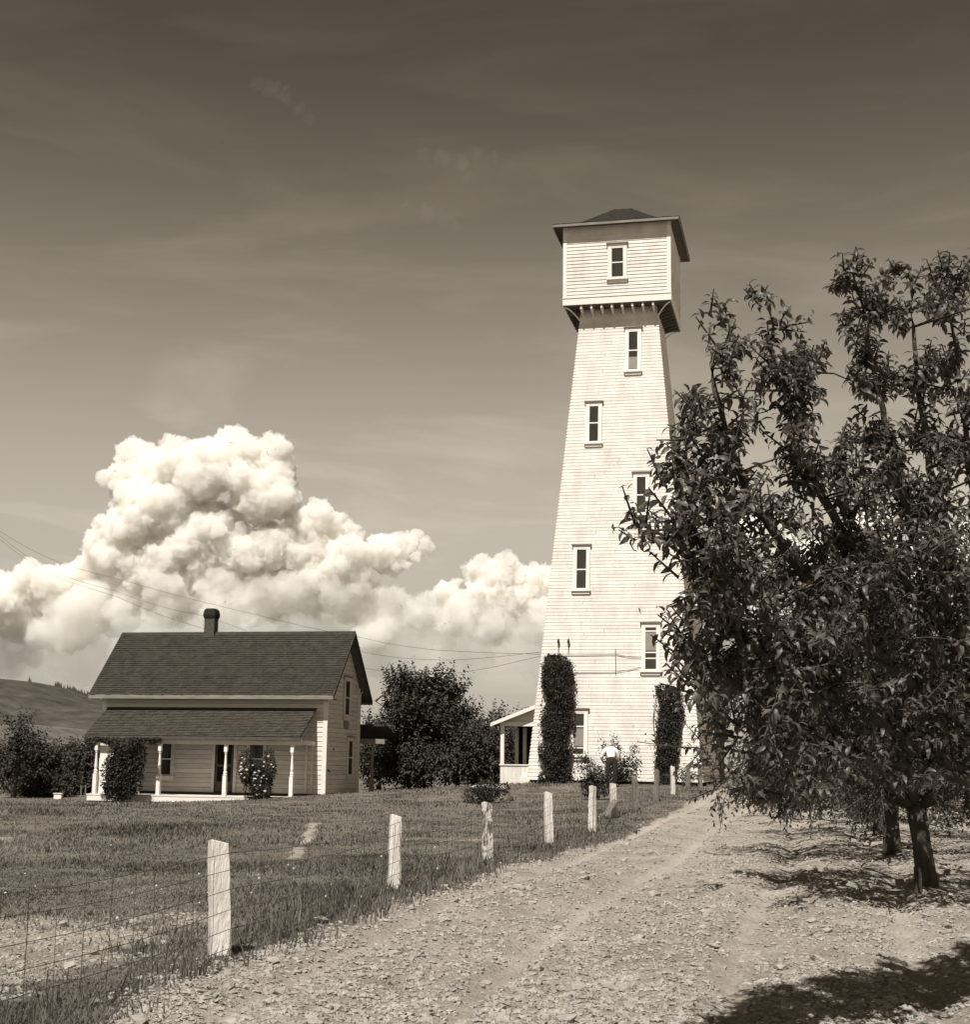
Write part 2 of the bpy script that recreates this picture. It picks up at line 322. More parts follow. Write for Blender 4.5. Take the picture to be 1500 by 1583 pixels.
xs, top = hill('hill', [(-900, 1050), (-500, 1012), (-200, 1026), (0, 1046), (50, 1056), (95, 1074), (140, 1086), (230, 1100), (400, 1130), (640, 1150), (900, 1165)], 2600, 700, .066, 'long wooded hill sloping down behind the farmhouse', 3)
hill('low_hill', [(-700, 1120), (-200, 1112), (30, 1118), (90, 1124), (130, 1140), (260, 1150), (500, 1160)], 1500, 350, .12, 'low pale field slope in front of the wooded hill', 8)

rr_ = np.random.default_rng(2); k_ = 420; tx_ = rr_.uniform(-1100, -380, k_); hz_ = np.interp(tx_, xs, top) - 3; hh = rr_.uniform(5, 15, k_) * (vnoise(np.stack([tx_ / 30, tx_ * 0, tx_ * 0], -1), 3) > .38); w_ = hh * .28; yy_ = 2600 - 700 + .806 * 700 * 1.6 + rr_.uniform(-20, 20, k_)
cone = np.array([(1, 0, 0), (-.5, .87, 0), (-.5, -.87, 0), (0, 0, 1)]); V_ = cone[None] * np.stack([w_, w_, hh], -1)[:, None] + np.stack([tx_, yy_, hz_], -1)[:, None]; tag(mk('hilltop_trees', V_.reshape(-1, 3), (np.array([(0, 1, 3), (1, 2, 3), (2, 0, 3)])[None] + np.arange(k_)[:, None, None] * 4).reshape(-1, 3), M['leaf'], kind='stuff'), 'row of tiny conifers along the crest of the wooded hill')
# ------------------------------------------------------------------ foliage machinery
def leaf_template(kind):
    if kind == 'big':      # folded, arching blade, 11 vertices
        st = [(0, 0, 0), (.20, .14, .06), (.5, .205, .04), (.80, .12, -.11)]
        V = [(0, 0, 0)]
        for y, w, z in st[1:]: V += [(-w, y, z + w * .35), (0, y, z), (w, y, z + w * .35)]
        V.append((0, .97, -.34))
        T = [(0, 2, 1), (0, 3, 2)]
        for a in (1, 4): T += [(a, a + 1, a + 4), (a, a + 4, a + 3), (a + 1, a + 2, a + 5), (a + 1, a + 5, a + 4)]
        T += [(7, 8, 10), (8, 9, 10)]
        return np.array(V, float), np.array(T)
    if kind == 'mid':
        V = [(0, 0, 0), (-.22, .45, .08), (0, .5, 0), (.22, .45, .08), (0, 1, -.16)]
        return np.array(V, float), np.array([(0, 2, 1), (0, 3, 2), (1, 2, 4), (2, 3, 4)])
    V = [(0, 0, 0), (-.3, .5, .06), (.3, .5, .06), (0, 1, -.1)]
    return np.array(V, float), np.array([(0, 2, 1), (1, 2, 3)])
def frames(D, up=None, rng=RNG, twist=.5):
    D = D / (np.linalg.norm(D, axis=1, keepdims=True) + 1e-9); n = len(D)
    U = np.tile(np.array([0, 0, 1.0]), (n, 1)) + rng.normal(0, twist, (n, 3))
    X = np.cross(D, U); X /= np.linalg.norm(X, axis=1, keepdims=True) + 1e-9; Z = np.cross(X, D)
    return np.stack([X, D, Z], -1)                        # columns: x, y (along leaf), z
def scatter(Vt, Tt, P, R, S):
    n = len(P); V = np.einsum('nij,kj->nki', R, Vt) * S[:, None, None] + P[:, None, :]
    T = (Tt[None] + (np.arange(n) * len(Vt))[:, None, None]).reshape(-1, Tt.shape[1])
    return V.reshape(-1, 3), T
def shoots(C, D, Ln, n_leaf, size, rng=RNG, droop=.35, spread=1.0):
    """leaves set spirally on shoots starting at C, direction D, length Ln; returns positions, rotations, sizes"""
    n = len(C); t = (np.arange(n_leaf) + .5) / n_leaf; t = t[None] + rng.normal(0, .25 / n_leaf, (n, n_leaf))
    D = D / (np.linalg.norm(D, axis=1, keepdims=True) + 1e-9)
    A = np.cross(D, np.array([.3, .9, .1])); A /= np.linalg.norm(A, axis=1, keepdims=True) + 1e-9; B = np.cross(D, A)
    ang = np.arange(n_leaf)[None] * 2.4 + rng.uniform(0, 6.28, (n, 1)) + rng.normal(0, .3, (n, n_leaf))
    bend = (t ** 2)[..., None] * rng.normal(0, .12, (n, 1, 3)) * Ln[:, None, None]
    P = C[:, None] + D[:, None] * (t * Ln[:, None])[..., None] + bend
    rad = np.cos(ang)[..., None] * A[:, None] + np.sin(ang)[..., None] * B[:, None]
    LD = rad * spread + D[:, None] * .55 + np.array([0, 0, -droop]) + rng.normal(0, .25, (n, n_leaf, 3))
    S = size * rng.uniform(.7, 1.2, (n, n_leaf)) * (1 - .25 * np.clip(t, 0, 1))
    P, LD = P.reshape(-1, 3), LD.reshape(-1, 3)
    return P, frames(LD, rng=rng), S.ravel()
def curve_pts(a, b, n=7, sag=.0, wob=.06, rng=RNG, up=0.0):
    a, b = np.asarray(a, float), np.asarray(b, float); t = np.linspace(0, 1, n)[:, None]; L_ = np.linalg.norm(b - a)
    p = a + (b - a) * t + np.array([0, 0, 1.0]) * (np.sin(t * math.pi) * up * L_)
    p[1:-1] += rng.normal(0, wob * L_ * .3, (n - 2, 3)); return p
def make_tree(name, base, clumps, cr_, limbs, trunk, label, cat='tree', leaf='mid', lsize=.09, per=11, twigs=9, tw_len=.45, m='leaf_s', group=None, up=.6, trunk_n=8, rng=RNG, keep=0, thick=.03, droop=.35, trunk_name='trunk', bm='bark', tws=None, near=False):
    """base: root position; clumps (n,3) absolute; cr_ their radii; limbs: list of absolute polylines with radii; trunk: polyline+radii"""
    root = empty(name, tuple(base), 0, label, cat, group); b = np.array(base)
    mb = MB(); tp, tr_ = trunk; mb.tube(np.array(tp) - b, tr_, trunk_n); mb.build(trunk_name, M[bm], root, smooth=True)
    br = MB(); LP = []
    for pts, rr in limbs:
        br.tube(np.array(pts) - b, rr, 6); LP.append(np.array(pts))
    nodes = np.vstack(LP + [np.array(tp)[-2:]]); C, D, Ln = [], [], []
    clumps = np.asarray(clumps, float); cr_ = np.broadcast_to(np.asarray(cr_, float), (len(clumps),))
    for ci, (c, r) in enumerate(zip(clumps, cr_)):
        k = np.argmin(((nodes - c) ** 2).sum(1) + (0 if near else 1.5) * np.maximum(0, nodes[:, 2] - c[2]) ** 2); nd = nodes[k]
        p = curve_pts(nd, c, 5, wob=.1, rng=rng, up=0 if near else -.08 if nd[2] < c[2] else .12)
        br.tube(p - b, np.linspace(thick, thick * .35, 5), 4)
        o = c - nd; o = o / (np.linalg.norm(o) + 1e-6)
        k2 = max(2, int(twigs * (.6 + .8 * rng.random())))
        d = rng.normal(0, 1, (k2, 3)); d /= np.linalg.norm(d, axis=1, keepdims=True); st = c + d * r * rng.uniform(.1, .55, (k2, 1))
        dd = d * .7 + o * .5 + np.array([0, 0, up]) + rng.normal(0, .2, (k2, 3))
        C.append(st); D.append(dd); Ln.append(rng.uniform(.6, 1.25, k2) * tw_len * (1 if tws is None else tws[ci]))
    C, D, Ln = np.vstack(C), np.vstack(D), np.concatenate(Ln)
    Dn = D / np.linalg.norm(D, axis=1, keepdims=True)
    if leaf != 'tiny':
        for q in range(len(C)): br.tube([C[q] - b, C[q] + Dn[q] * Ln[q] * .5 - b, C[q] + Dn[q] * Ln[q] - b], [.010, .007, .004], 3, cap=False)
    br.build('branch', M[bm], root, smooth=True, kind='stuff')
    P, R, S = shoots(C, D, Ln, per, lsize, rng, droop)
    Vt, Tt = leaf_template(leaf)
    if keep:                                              # the leaves that show largest become parts of their own
        u = P @ np.array([0, math.cos(PITCH), math.sin(PITCH)]); w_ = P[:, 0]; v_ = P @ np.array([0, -math.sin(PITCH), math.cos(PITCH)])
        inside = (np.abs(w_ / u * F) < 740) & (np.abs(v_ / u * F) < 780)
        score = np.where(inside, u - S * 6, 1e9); o = np.argsort(score)
        sel, taken = [], 0
        for k in o:
            if score[k] > 1e8 or len(sel) >= keep: break
            if rng.random() < .30: sel.append(k)
        sel = np.array(sel); msk = np.ones(len(P), bool); msk[sel] = False
        me = mk('leaf', Vt, Tt, M[m], root, smooth=True); proto = me.data; first = me
        for j, k in enumerate(sel):
            o_ = first if j == 0 else link('leaf', proto, None, root)
            mt = Matrix([[*R[k][0] * S[k], P[k][0] - b[0]], [*R[k][1] * S[k], P[k][1] - b[1]], [*R[k][2] * S[k], P[k][2] - b[2]], [0, 0, 0, 1]])
            o_.matrix_local = mt
        P, R, S = P[msk], R[msk], S[msk]
    Vv, T = scatter(Vt, Tt, P - b, R, S)
    mk('foliage', Vv, T, M[m], root, smooth=leaf == 'big', kind='stuff')
    return root
def blob_points(c, rx, ry, rz_, n, rng, hollow=.35, lo=-1.0, seed=0, nz=.35):
    out = []
    while len(out) < n:
        p = rng.uniform(-1, 1, 3); r = np.linalg.norm(p)
        if r > 1 or r < hollow or p[2] < lo: continue
        q = p / (r + 1e-6); w_ = 1 - nz * vnoise(np.array([q * 2.3 + seed]), seed)[0]
        if r > w_: continue
        out.append(np.array(c) + p * np.array([rx, ry, rz_]))
    return np.array(out)
def orchard_tree(x, y, h, r, seed, label, ncl=60, leaf='mid', lsize=.10, per=11, twigs=9, low=.75, name='pear_tree', trunk_r=.15, lean=0.0, fork=1.0, group='pear trees in the orchard row', skip=None, off=(-.4, -1.2)):
    rng = np.random.default_rng(seed); z = float(gz(np.array([x]), np.array([y]))[0]); base = (x, y, z - .05)
    tp = [(x, y, z - .15), (x + lean * .1, y, z + .1), (x + lean * .4, y + .03, z + fork * .5), (x + lean, y, z + fork)]
    tr_ = [trunk_r * 1.5, trunk_r * 1.15, trunk_r, trunk_r * 1.1]; top_ = np.array(tp[-1]); limbs = []
    nl = 7
    for k in range(nl):
        a = k * 2 * math.pi / nl + rng.normal(0, .25); rr = r * rng.uniform(.55, .85); e = top_ + np.array([math.cos(a) * rr, math.sin(a) * rr, h * rng.uniform(.35, .72) - fork * .6])
        mid = top_ + (e - top_) * .45 + np.array([math.cos(a), math.sin(a), -.35]) * r * .12
        pts = np.vstack([curve_pts(top_ - [0, 0, .1], mid, 4, wob=.1, rng=rng), curve_pts(mid, e, 5, wob=.12, rng=rng, up=-.05)[1:]])
        limbs.append((pts, np.linspace(trunk_r * .62, .022, len(pts))))
    c = (x + off[0], y + off[1], z + low + (h - low) / 2)
    cl = blob_points(c, r, r, (h - low) / 2, ncl, rng, .4, seed=seed, nz=.2); nr = ncl // 3; a = rng.uniform(0, 6.283, nr); rr = r * np.sqrt(rng.uniform(.25, .95, nr))
    cl = np.vstack([cl, np.stack([c[0] + np.cos(a) * rr, c[1] + np.sin(a) * rr, z + low + rng.uniform(.0, .7, nr)], -1)])
    if skip is not None: cl = np.array([q for q in cl if not skip(q)])
    return make_tree(name, base, cl, .38, limbs, (tp, tr_), label, leaf=leaf, lsize=lsize, per=per, twigs=twigs, tw_len=.5, m='leaf_s', group=group, rng=rng, up=.35)

# ------------------------------------------------------------------ clouds: solid cumulus built of turrets, far beyond the hills
def ico(sub):
    bm = bmesh.new(); bmesh.ops.create_icosphere(bm, subdivisions=sub, radius=1.0); v = np.array([x.co[:] for x in bm.verts]); f = np.array([[q.index for q in x.verts] for x in bm.faces]); bm.free(); return v, f
ICO = {k: ico(k) for k in (1, 2, 3)}
def vapour(name, dens):
    m = bpy.data.materials.new(name); m.use_nodes = True; t = m.node_tree; t.nodes.clear()
    o = t.nodes.new('ShaderNodeOutputMaterial'); v = t.nodes.new('ShaderNodeVolumePrincipled'); v.inputs['Density'].default_value = dens
    v.inputs['Color'].default_value = (1.0, .985, .955, 1); v.inputs['Anisotropy'].default_value = .0; t.links.new(v.outputs[0], o.inputs['Volume']); return m
cm_ = vapour('cumulus_vapour', .034)
CY = 6500.0
def cloud(name, cores, label, seed, base_py=1010, n1_=7, n2_=6, m=None, vox=1.7, rough=1.15):
    rng = np.random.default_rng(seed); U = CY / F; sp = []
    for px, py, r in cores:
        y0 = CY + rng.uniform(-.5, .5) * r * U; sp.append((W(px, py, y0), r * U, 0))
    for lv, nn, f0, f1 in ((1, n1_, .34, .58), (2, n2_, .30, .52)):
        for c, r, l in [s for s in sp if s[2] == lv - 1]:
            for k in range(nn):
                d = rng.normal(0, 1, 3); d /= np.linalg.norm(d)
                if d[1] > .25: d[1] = -d[1]
                if d[2] < -.55: d[2] *= -.5
                d /= np.linalg.norm(d); rr = r * rng.uniform(f0, f1)
                if rr / U < 4: continue
                sp.append((c + d * (r * .88) * np.array([1, 1, .95]), rr, lv))
    Vs, Ts, n = [], [], 0
    for c, r, l in sp:
        v, f = ICO[2]; P = v * r + c; P = c + v * r * (1 + .22 * fbm(P / (U * 30), 3, seed, .55))[:, None]
        Vs.append(P); Ts.append(f + n); n += len(P)
    V_ = np.vstack(Vs); zb = W(300, base_py, CY)[2]; m_ = V_[:, 2] < zb; V_[m_, 2] = zb + (V_[m_, 2] - zb) * .25
    tmp = mk('turrets', V_, np.vstack(Ts)); md = tmp.modifiers.new('r', 'REMESH'); md.mode = 'VOXEL'; md.voxel_size = U * vox
    ev = tmp.evaluated_get(bpy.context.evaluated_depsgraph_get()); me2 = ev.to_mesh(); k = len(me2.vertices)
    co = np.empty(k * 3, np.float32); me2.vertices.foreach_get('co', co); no = np.empty(k * 3, np.float32); me2.vertices.foreach_get('normal', no)
    q = np.empty(len(me2.loops), np.int32); me2.loops.foreach_get('vertex_index', q); ls = np.empty(len(me2.polygons), np.int32); me2.polygons.foreach_get('loop_total', ls)
    co = co.reshape(-1, 3).astype(float); no = no.reshape(-1, 3).astype(float); assert (ls == 4).all(); q = q.reshape(-1, 4)
    ev.to_mesh_clear(); bpy.data.objects.remove(tmp)
    b1 = np.abs(fbm(co / (U * 20), 3, seed + 2, .5)); b2 = np.abs(fbm(co / (U * 8), 3, seed + 3, .6)); b3 = fbm(co / (U * 60), 2, seed + 9)
    V_ = co + no * (U * rough * (10.0 * (b1 - .2) + 9.0 * (b2 - .2) + 7 * b3))[:, None]
    o = mk(name, V_, q, m or cm_, smooth=True, kind='structure'); o['label'] = label
cloud('cloud', [(225, 728, 42), (270, 718, 36), (205, 752, 36), (310, 735, 45), (365, 712, 42), (425, 700, 24), (432, 728, 24), (400, 765, 48), (440, 780, 26), (240, 800, 52), (300, 830, 60), (195, 830, 36), (165, 860, 34), (350, 850, 55),
    (410, 850, 50), (490, 808, 30), (520, 830, 30), (470, 855, 45), (540, 868, 36), (590, 860, 28), (622, 852, 20), (640, 838, 13), (612, 872, 18), (658, 846, 9), (645, 862, 10), (500, 890, 34), (230, 880, 44), (120, 900, 36), (60, 905, 36), (10, 925, 40), (-60, 915, 48), (-150, 940, 60), (300, 890, 40)],
    'towering cumulus cloud heaped above the farmhouse roof', 4)
cloud('cloud', [(740, 888, 26), (775, 888, 26), (755, 915, 30), (700, 922, 22), (810, 905, 26), (845, 905, 26), (800, 935, 34), (860, 945, 36), (900, 920, 40), (960, 950, 50), (1100, 900, 50), (1180, 850, 55), (1260, 880, 50), (1340, 840, 45), (1420, 900, 60), (1500, 880, 60), (1050, 960, 40)],
    'lower cumulus cloud bank spreading out behind the white tower', 9, 1000)
cm2 = vapour('thin_vapour', .014); cm3 = vapour('veil_vapour', .0030)
cloud('cloud', [(30, 950, 50), (110, 960, 50), (-70, 960, 60), (190, 940, 46), (260, 930, 50), (340, 930, 46), (410, 930, 42), (470, 920, 40), (540, 925, 40), (600, 930, 30), (650, 945, 30), (700, 955, 34), (760, 960, 40), (830, 965, 40), (580, 975, 34), (900, 980, 50), (1000, 980, 60), (1200, 960, 80), (1400, 970, 80)],
    'soft grey underside of the cloud mass hanging low behind the roof ridge', 14, 1030, m=cm2, vox=3.0, rough=1.6, n2_=4)
cloud('cloud', [(-120, 1010, 60), (0, 1000, 60), (120, 1010, 55), (240, 1005, 55), (360, 1000, 60), (480, 1000, 55), (600, 1005, 50), (720, 1010, 50), (840, 1010, 55), (980, 1010, 60), (1150, 1010, 70), (1350, 1010, 70)],
    'thin pale veil of cloud along the horizon', 19, 1090, m=cm3, vox=4.0, rough=1.8, n2_=3)
cm4 = vapour('cirrus_vapour', .00038)
for pts_, lb_, sd in (([(395, 128, 13), (418, 138, 15), (440, 152, 15), (462, 170, 11), (480, 186, 8)], 'faint wisp of cirrus high above the farmhouse', 41), ([(655, 236, 10), (685, 244, 14), (712, 252, 13), (738, 240, 14), (765, 246, 10), (795, 250, 8), (725, 275, 9), (740, 292, 6)], 'feathery cirrus wisp high to the side of the tower roof', 43), ([(630, 315, 9), (660, 325, 10), (690, 338, 11), (705, 350, 8)], 'lower faint cirrus streak beneath the feathery wisp', 47)):
    cloud('cirrus_wisp', pts_, lb_, sd, 1400, m=cm4, vox=2.4, rough=1.6, n2_=4)
# ------------------------------------------------------------------ board makers
def wedge(bl, br_, tr_, tl, nrm, t0=.020, t1=.006, back=.01):
    """a lapped board: four wall-plane corners, thick at its lower edge"""
    n = np.array(nrm, float); bl, br_, tr_, tl = [np.array(q, float) for q in (bl, br_, tr_, tl)]
    Vv = [bl - n * back, br_ - n * back, br_ + n * t0, bl + n * t0, tl - n * back, tr_ - n * back, tr_ + n * t1, tl + n * t1]
    Qv = [[0, 1, 2, 3], [3, 2, 6, 7], [7, 6, 5, 4], [4, 5, 1, 0], [0, 3, 7, 4], [1, 5, 6, 2]]
    return np.array(Vv), np.array(Qv)
def part_board(name, c4, nrm, m, parent, **k):
    Vv, Qv = wedge(*c4, nrm, **k); return mk(name, Vv, Qv, m, parent)

class Face:
    """a wall plane: origin o, unit right u, unit up w, outward normal n (all local)"""
    def __init__(s, o, u, w):
        s.o, s.u, s.w = np.array(o, float), np.array(u, float), np.array(w, float); s.n = np.cross(s.u, s.w); s.n /= np.linalg.norm(s.n)
    def p(s, a, b, d=0): return s.o + s.u * a + s.w * b + s.n * d
    def slab(s, mb, a0, a1, b0, b1, d0, d1):
        P = [s.p(a0, b0, d0), s.p(a1, b0, d0), s.p(a1, b1, d0), s.p(a0, b1, d0), s.p(a0, b0, d1), s.p(a1, b0, d1), s.p(a1, b1, d1), s.p(a0, b1, d1)]
        return mb.add(P, [[0, 3, 2, 1], [4, 5, 6, 7], [0, 1, 5, 4], [1, 2, 6, 5], [2, 3, 7, 6], [3, 0, 4, 7]])
def local(px, py, fc, root_loc, yaw):
    """where the line of sight through a photograph pixel meets a wall plane, in the wall's own metres"""
    c, s_ = math.cos(yaw), math.sin(yaw)
    def tl(v): return np.array([v[0] * c - v[1] * s_, v[0] * s_ + v[1] * c, v[2]])   # world -> local rotation by +yaw
    d = tl(ray(px, py)); o = tl(-np.array(root_loc))
    t_ = np.dot(fc.o - o, fc.n) / np.dot(d, fc.n); q = o + d * t_ - fc.o
    return float(np.dot(q, fc.u)), float(np.dot(q, fc.w))
def window(fc, a0, a1, b0, b1, parent, style='double', case=.11, name='window', m='trim', cap=True, rails=None, blind=None):
    """glass opening a0..a1 x b0..b1; casing round it; sash bars; sill and head"""
    w = MB(); D0, D1 = .0, .06
    fc.slab(w, a0 - case, a0, b0 - .02, b1 + .02, D0, D1); fc.slab(w, a1, a1 + case, b0 - .02, b1 + .02, D0, D1)
    fc.slab(w, a0 - case, a1 + case, b1 + .02, b1 + .02 + case, D0, D1 + .002)
    o = w.build(name, M[m], parent)
    w = MB(); fc.slab(w, a0 - case - .05, a1 + case + .05, b0 - .09, b0 - .02, D0, .115); w.build('sill', M[m], o)
    w = MB(); fc.slab(w, a0 - case, a1 + case, b0 - .20, b0 - .09, D0, .045); w.build('apron', M[m], o)
    if cap: w = MB(); fc.slab(w, a0 - case - .06, a1 + case + .06, b1 + .02 + case, b1 + .065 + case, D0, .13); w.build('head_cap', M['fascia'], o)
    w = MB(); fc.slab(w, a0, a1, b0 - .02, b1 + .02, .031, .034); w.build('pane', M['glass'], o)
    w = MB(); s = .035; bm_ = (b0 + b1) / 2
    for q in (rails or [bm_]): fc.slab(w, a0 + s, a1 - s, q - .025, q + .025, .036, .05)
    fc.slab(w, a0, a0 + s, b0, b1, .036, .052); fc.slab(w, a1 - s, a1, b0, b1, .036, .052); fc.slab(w, a0, a1, b0 - .02, b0 + s, .036, .054); fc.slab(w, a0, a1, b1 - s, b1 + .02, .036, .054)
    w.build('sash', M[m], o)
    if blind: w = MB(); fc.slab(w, a0 + s, a1 - s, blind[0], blind[1], .0345, .0358); w.build('blind', M['blind'], o)
    return o
def shingle_slope(name, o, u, w, Lu, Lw, m, parent, pitch=.13, seed=1, wmin=.10, wmax=.19, over=.03, clipf=None, t=.026):
    """one roof slope: origin at its lower left, u along the eave, w up the slope"""
    rng = random.Random(seed); fc = Face(o, u, w); V8, n = [], 0; q_all = []
    k = int(Lw / pitch)
    for i in range(k + 1):
        b0 = i * pitch - over; b1 = min(b0 + pitch * 1.25, Lw); a = -rng.uniform(0, .1)
        if b0 > Lw - .02: break
        while a < Lu:
            ww = rng.uniform(wmin, wmax); a0, a1 = max(0, a + .004), min(Lu, a + ww); a += ww
            if a1 - a0 < .03: continue
            if clipf:
                l0, l1 = clipf(max(b0, 0))
                if a1 < l0 or a0 > l1: continue
                a0, a1 = max(a0, l0), min(a1, l1)
                if a1 - a0 < .02: continue
            d0 = t * rng.uniform(.9, 1.5); j = rng.uniform(-.008, .008)
            V8 += [fc.p(a0, b0 + j, -.002), fc.p(a1, b0 + j, -.002), fc.p(a1, b0 + j, d0 + .004), fc.p(a0, b0 + j, d0 + .004), fc.p(a0, b1, -.004), fc.p(a1, b1, -.004), fc.p(a1, b1, .003), fc.p(a0, b1, .003)]
            q_all.append(np.array([[0, 1, 2, 3], [3, 2, 6, 7], [0, 3, 7, 4], [1, 5, 6, 2]]) + n); n += 8
    return mk(name, np.array(V8), np.vstack(q_all), m, parent, kind='stuff')

# ------------------------------------------------------------------ the white tower
TL = (5.8484, 60.0, 0.0); TY_ = 0.223
tower = empty('tower', TL, -TY_, 'tall tapering white clapboard tower with a boxed top room and small windows', 'tower')
zb, hb, ht, H1, hx, Hb, He, ho, Ha = -.63, 3.394, 1.674, 17.91, 2.2186, 18.905, 22.337, 2.6401, 23.80
def half(z): return hb + (z - zb) * (ht - hb) / (H1 - zb)
TF = None
ba = math.atan((hb - ht) / (H1 - zb)); cb, sb_ = math.cos(ba), math.sin(ba)
faces = {'front': ((1, 0, 0), (0, -1, 0)), 'right': ((0, 1, 0), (1, 0, 0)), 'back': ((-1, 0, 0), (0, 1, 0)), 'left': ((0, -1, 0), (-1, 0, 0))}
Ltot = (Hb - zb) / cb; core = MB()
def tcore(mb, z0, z1, sh=0.0):
    a, b = half(z0) - sh, half(z1) - sh
    mb.hexa([(-a, -a, z0), (a, -a, z0), (a, a, z0), (-a, a, z0)], [(-b, -b, z1), (b, -b, z1), (b, b, z1), (-b, b, z1)])
tcore(core, zb + .05, Hb - .01, .012); core.build('wall', M['board'], tower)
skirt = MB(); skirt.box(-hb + .08, hb - .08, -hb + .08, hb - .08, zb - .5, zb + .055); skirt.build('foundation', M['dark'], tower)
pitch = Ltot / 142
for fn, (u, n0) in faces.items():
    u = np.array(u, float); n0 = np.array(n0, float)
    stuff = MB()
    for i in range(142):
        z0 = zb + .02 + i * pitch * cb; z1 = z0 + pitch * cb * 1.03; h0, h1 = half(z0), half(z1)
        e = .032; j = rnd.uniform(-.003, .003); nn = n0 * cb + np.array([0, 0, sb_])
        c4 = [n0 * h0 - u * (h0 + e), n0 * h0 + u * (h0 + e), n0 * h1 + u * (h1 + .006), n0 * h1 - u * (h1 + .006)]
        zz = [z0 + j, z0 + rnd.uniform(-.003, .003), z1, z1]; c4 = [np.array([c[0], c[1], z_]) for c, z_ in zip(c4, zz)]
        if fn == 'front':
            f_ = rnd.uniform(.25, .75); g_ = .0025 / h0; a_, b_, c_, d_ = c4
            part_board('siding_board', [a_, a_ + (b_ - a_) * (f_ - g_), d_ + (c_ - d_) * (f_ - g_), d_], nn, M['board'], tower, t0=.018)
            part_board('siding_board', [a_ + (b_ - a_) * (f_ + g_), b_, c_, d_ + (c_ - d_) * (f_ + g_)], nn, M['board'], tower, t0=.0185)
        elif fn == 'right': stuff.add(*wedge(*c4, nn, t0=.024 if z0 > 6 else .032))
        else: stuff.add(*wedge(*c4, nn, t0=.024))
    if stuff.n: stuff.build('siding', M['board'], tower, kind='stuff')
FT = Face((0, -hb, zb), (1, 0, 0), (0, sb_, cb))          # front plane of the shaft
def twin(px0, px1, py0, py1, **k):
    (a0, b1), (a1, _) = local(px0, py0, FT, TL, TY_), local(px1, py0, FT, TL, TY_); _, b0 = local((px0 + px1) / 2, py1, FT, TL, TY_)
    FW = Face(FT.p(0, 0, .030), FT.u, FT.w); bl = None
    if 'bl' in k: bl = (local(px0, k['bl'][1], FT, TL, TY_)[1], local(px0, k['bl'][0], FT, TL, TY_)[1])
    rl = [local(px0, q, FT, TL, TY_)[1] for q in k['rl']] if 'rl' in k else None
    return window(FW, a0, a1, b0, b1, tower, rails=rl, blind=bl, case=.12)
twin(971.5, 987.5, 513, 573, bl=(553, 571), rl=[543]); twin(911, 927, 628, 684, rl=[655]); twin(984, 1000, 737, 794, rl=[766]); twin(891.5, 908.5, 849, 911, rl=[881])
twin(997, 1016.5, 969, 1036, rl=[976, 1009, 1018], bl=(978, 1006)); twin(887, 905, 1102, 1167, rl=[1123, 1156], bl=(1126, 1153))
# pipes, straps and insulators on the wall
FW = Face(FT.p(0, 0, .03), FT.u, FT.w)
def on_t(px, py, d=.05): a, b = local(px, py, FT, TL, TY_); return FT.p(a, b, d)
w = MB(); w.tube([on_t(952, 1003), on_t(952.5, 1043)], .012, 5); w.build('wire_strap', M['wire'], tower)
for y0, y1_ in ((1012.5, 1011.5), (1039, 1039)): w = MB(); w.tube([on_t(846, y0), on_t(900, (y0 + y1_) / 2 + .6), on_t(952, y1_)], .010, 5); w.build('wall_wire', M['wire'], tower)
w = MB(); w.tube([on_t(952, 1011), on_t(970, 1015.5), on_t(993, 1017)], .010, 5); w.build('wall_wire', M['wire'], tower)
w = MB(); w.tube([on_t(952, 1039), on_t(972, 1036), on_t(993, 1031)], .010, 5); w.build('wall_wire', M['wire'], tower)
for px in (864, 879.5):
    w = MB(); w.lathe([(.012, 0), (.012, .34), (.05, .36), (.055, .46), (.03, .52), (.01, .56)], 8, tuple(on_t(px, 1009, .07))); w.build('insulator', M['insul'], tower)
w = MB(); w.tube([on_t(988, 940, .03), on_t(990.5, 944, .1)], .02, 5); w.build('peg', M['insul'], tower)
# boxed top room
tb = MB(); tb.box(-hx + .02, hx - .02, -hx + .02, hx - .02, Hb + .02, He - .02); tb.build('room_wall', M['board'], tower)
nb = 21; bp = (He - (Hb + .30)) / nb
for fn, (u, n0) in faces.items():
    u = np.array(u, float); n0 = np.array(n0, float); stuff = MB()
    for i in range(nb):
        z0 = Hb + .30 + i * bp; z1 = z0 + bp * 1.02; a = hx - .10
        c4 = [np.array([*(n0 * hx - u * a)[:2], z0 + rnd.uniform(-.003, .003)]), np.array([*(n0 * hx + u * a)[:2], z0]), np.array([*(n0 * hx + u * a)[:2], z1]), np.array([*(n0 * hx - u * a)[:2], z1])]
        if fn in ('front', 'right'): part_board('clapboard', c4, n0, M['board'], tower, t0=.030)
        else: stuff.add(*wedge(*c4, n0, t0=.013))
    if stuff.n: stuff.build('room_siding', M['board'], tower, kind='stuff')
    b = MB(); fc = Face(n0 * hx - u * 0 + np.array([0, 0, Hb]), u, (0, 0, 1))
    fc.slab(b, -hx - .045, hx + .045, .0, .29, -.02, .05); b.build('base_band', M['trim'], tower)
    b = MB(); fc.slab(b, -hx - .055, hx + .055, .292, .315, -.02, .075); b.build('drip_ledge', M['trim'], tower)
for sx in (-1, 1):
    for sy in (-1, 1):
        b = MB(); x0, x1 = sorted((sx * (hx + .042), sx * (hx - .12))); y0, y1_ = sorted((sy * (hx + .042), sy * (hx - .12))); b.box(x0, x1, y0, y1_, Hb + .316, He - .01); b.build('corner_board', M['trim'], tower)
FB = Face((0, -hx, Hb), (1, 0, 0), (0, 0, 1)); FB2 = Face((0, -hx - .032, Hb), (1, 0, 0), (0, 0, 1))
(a0, b1), (a1, _), (_, b0) = local(945, 384, FB, TL, TY_), local(965, 384, FB, TL, TY_), local(955, 430, FB, TL, TY_)
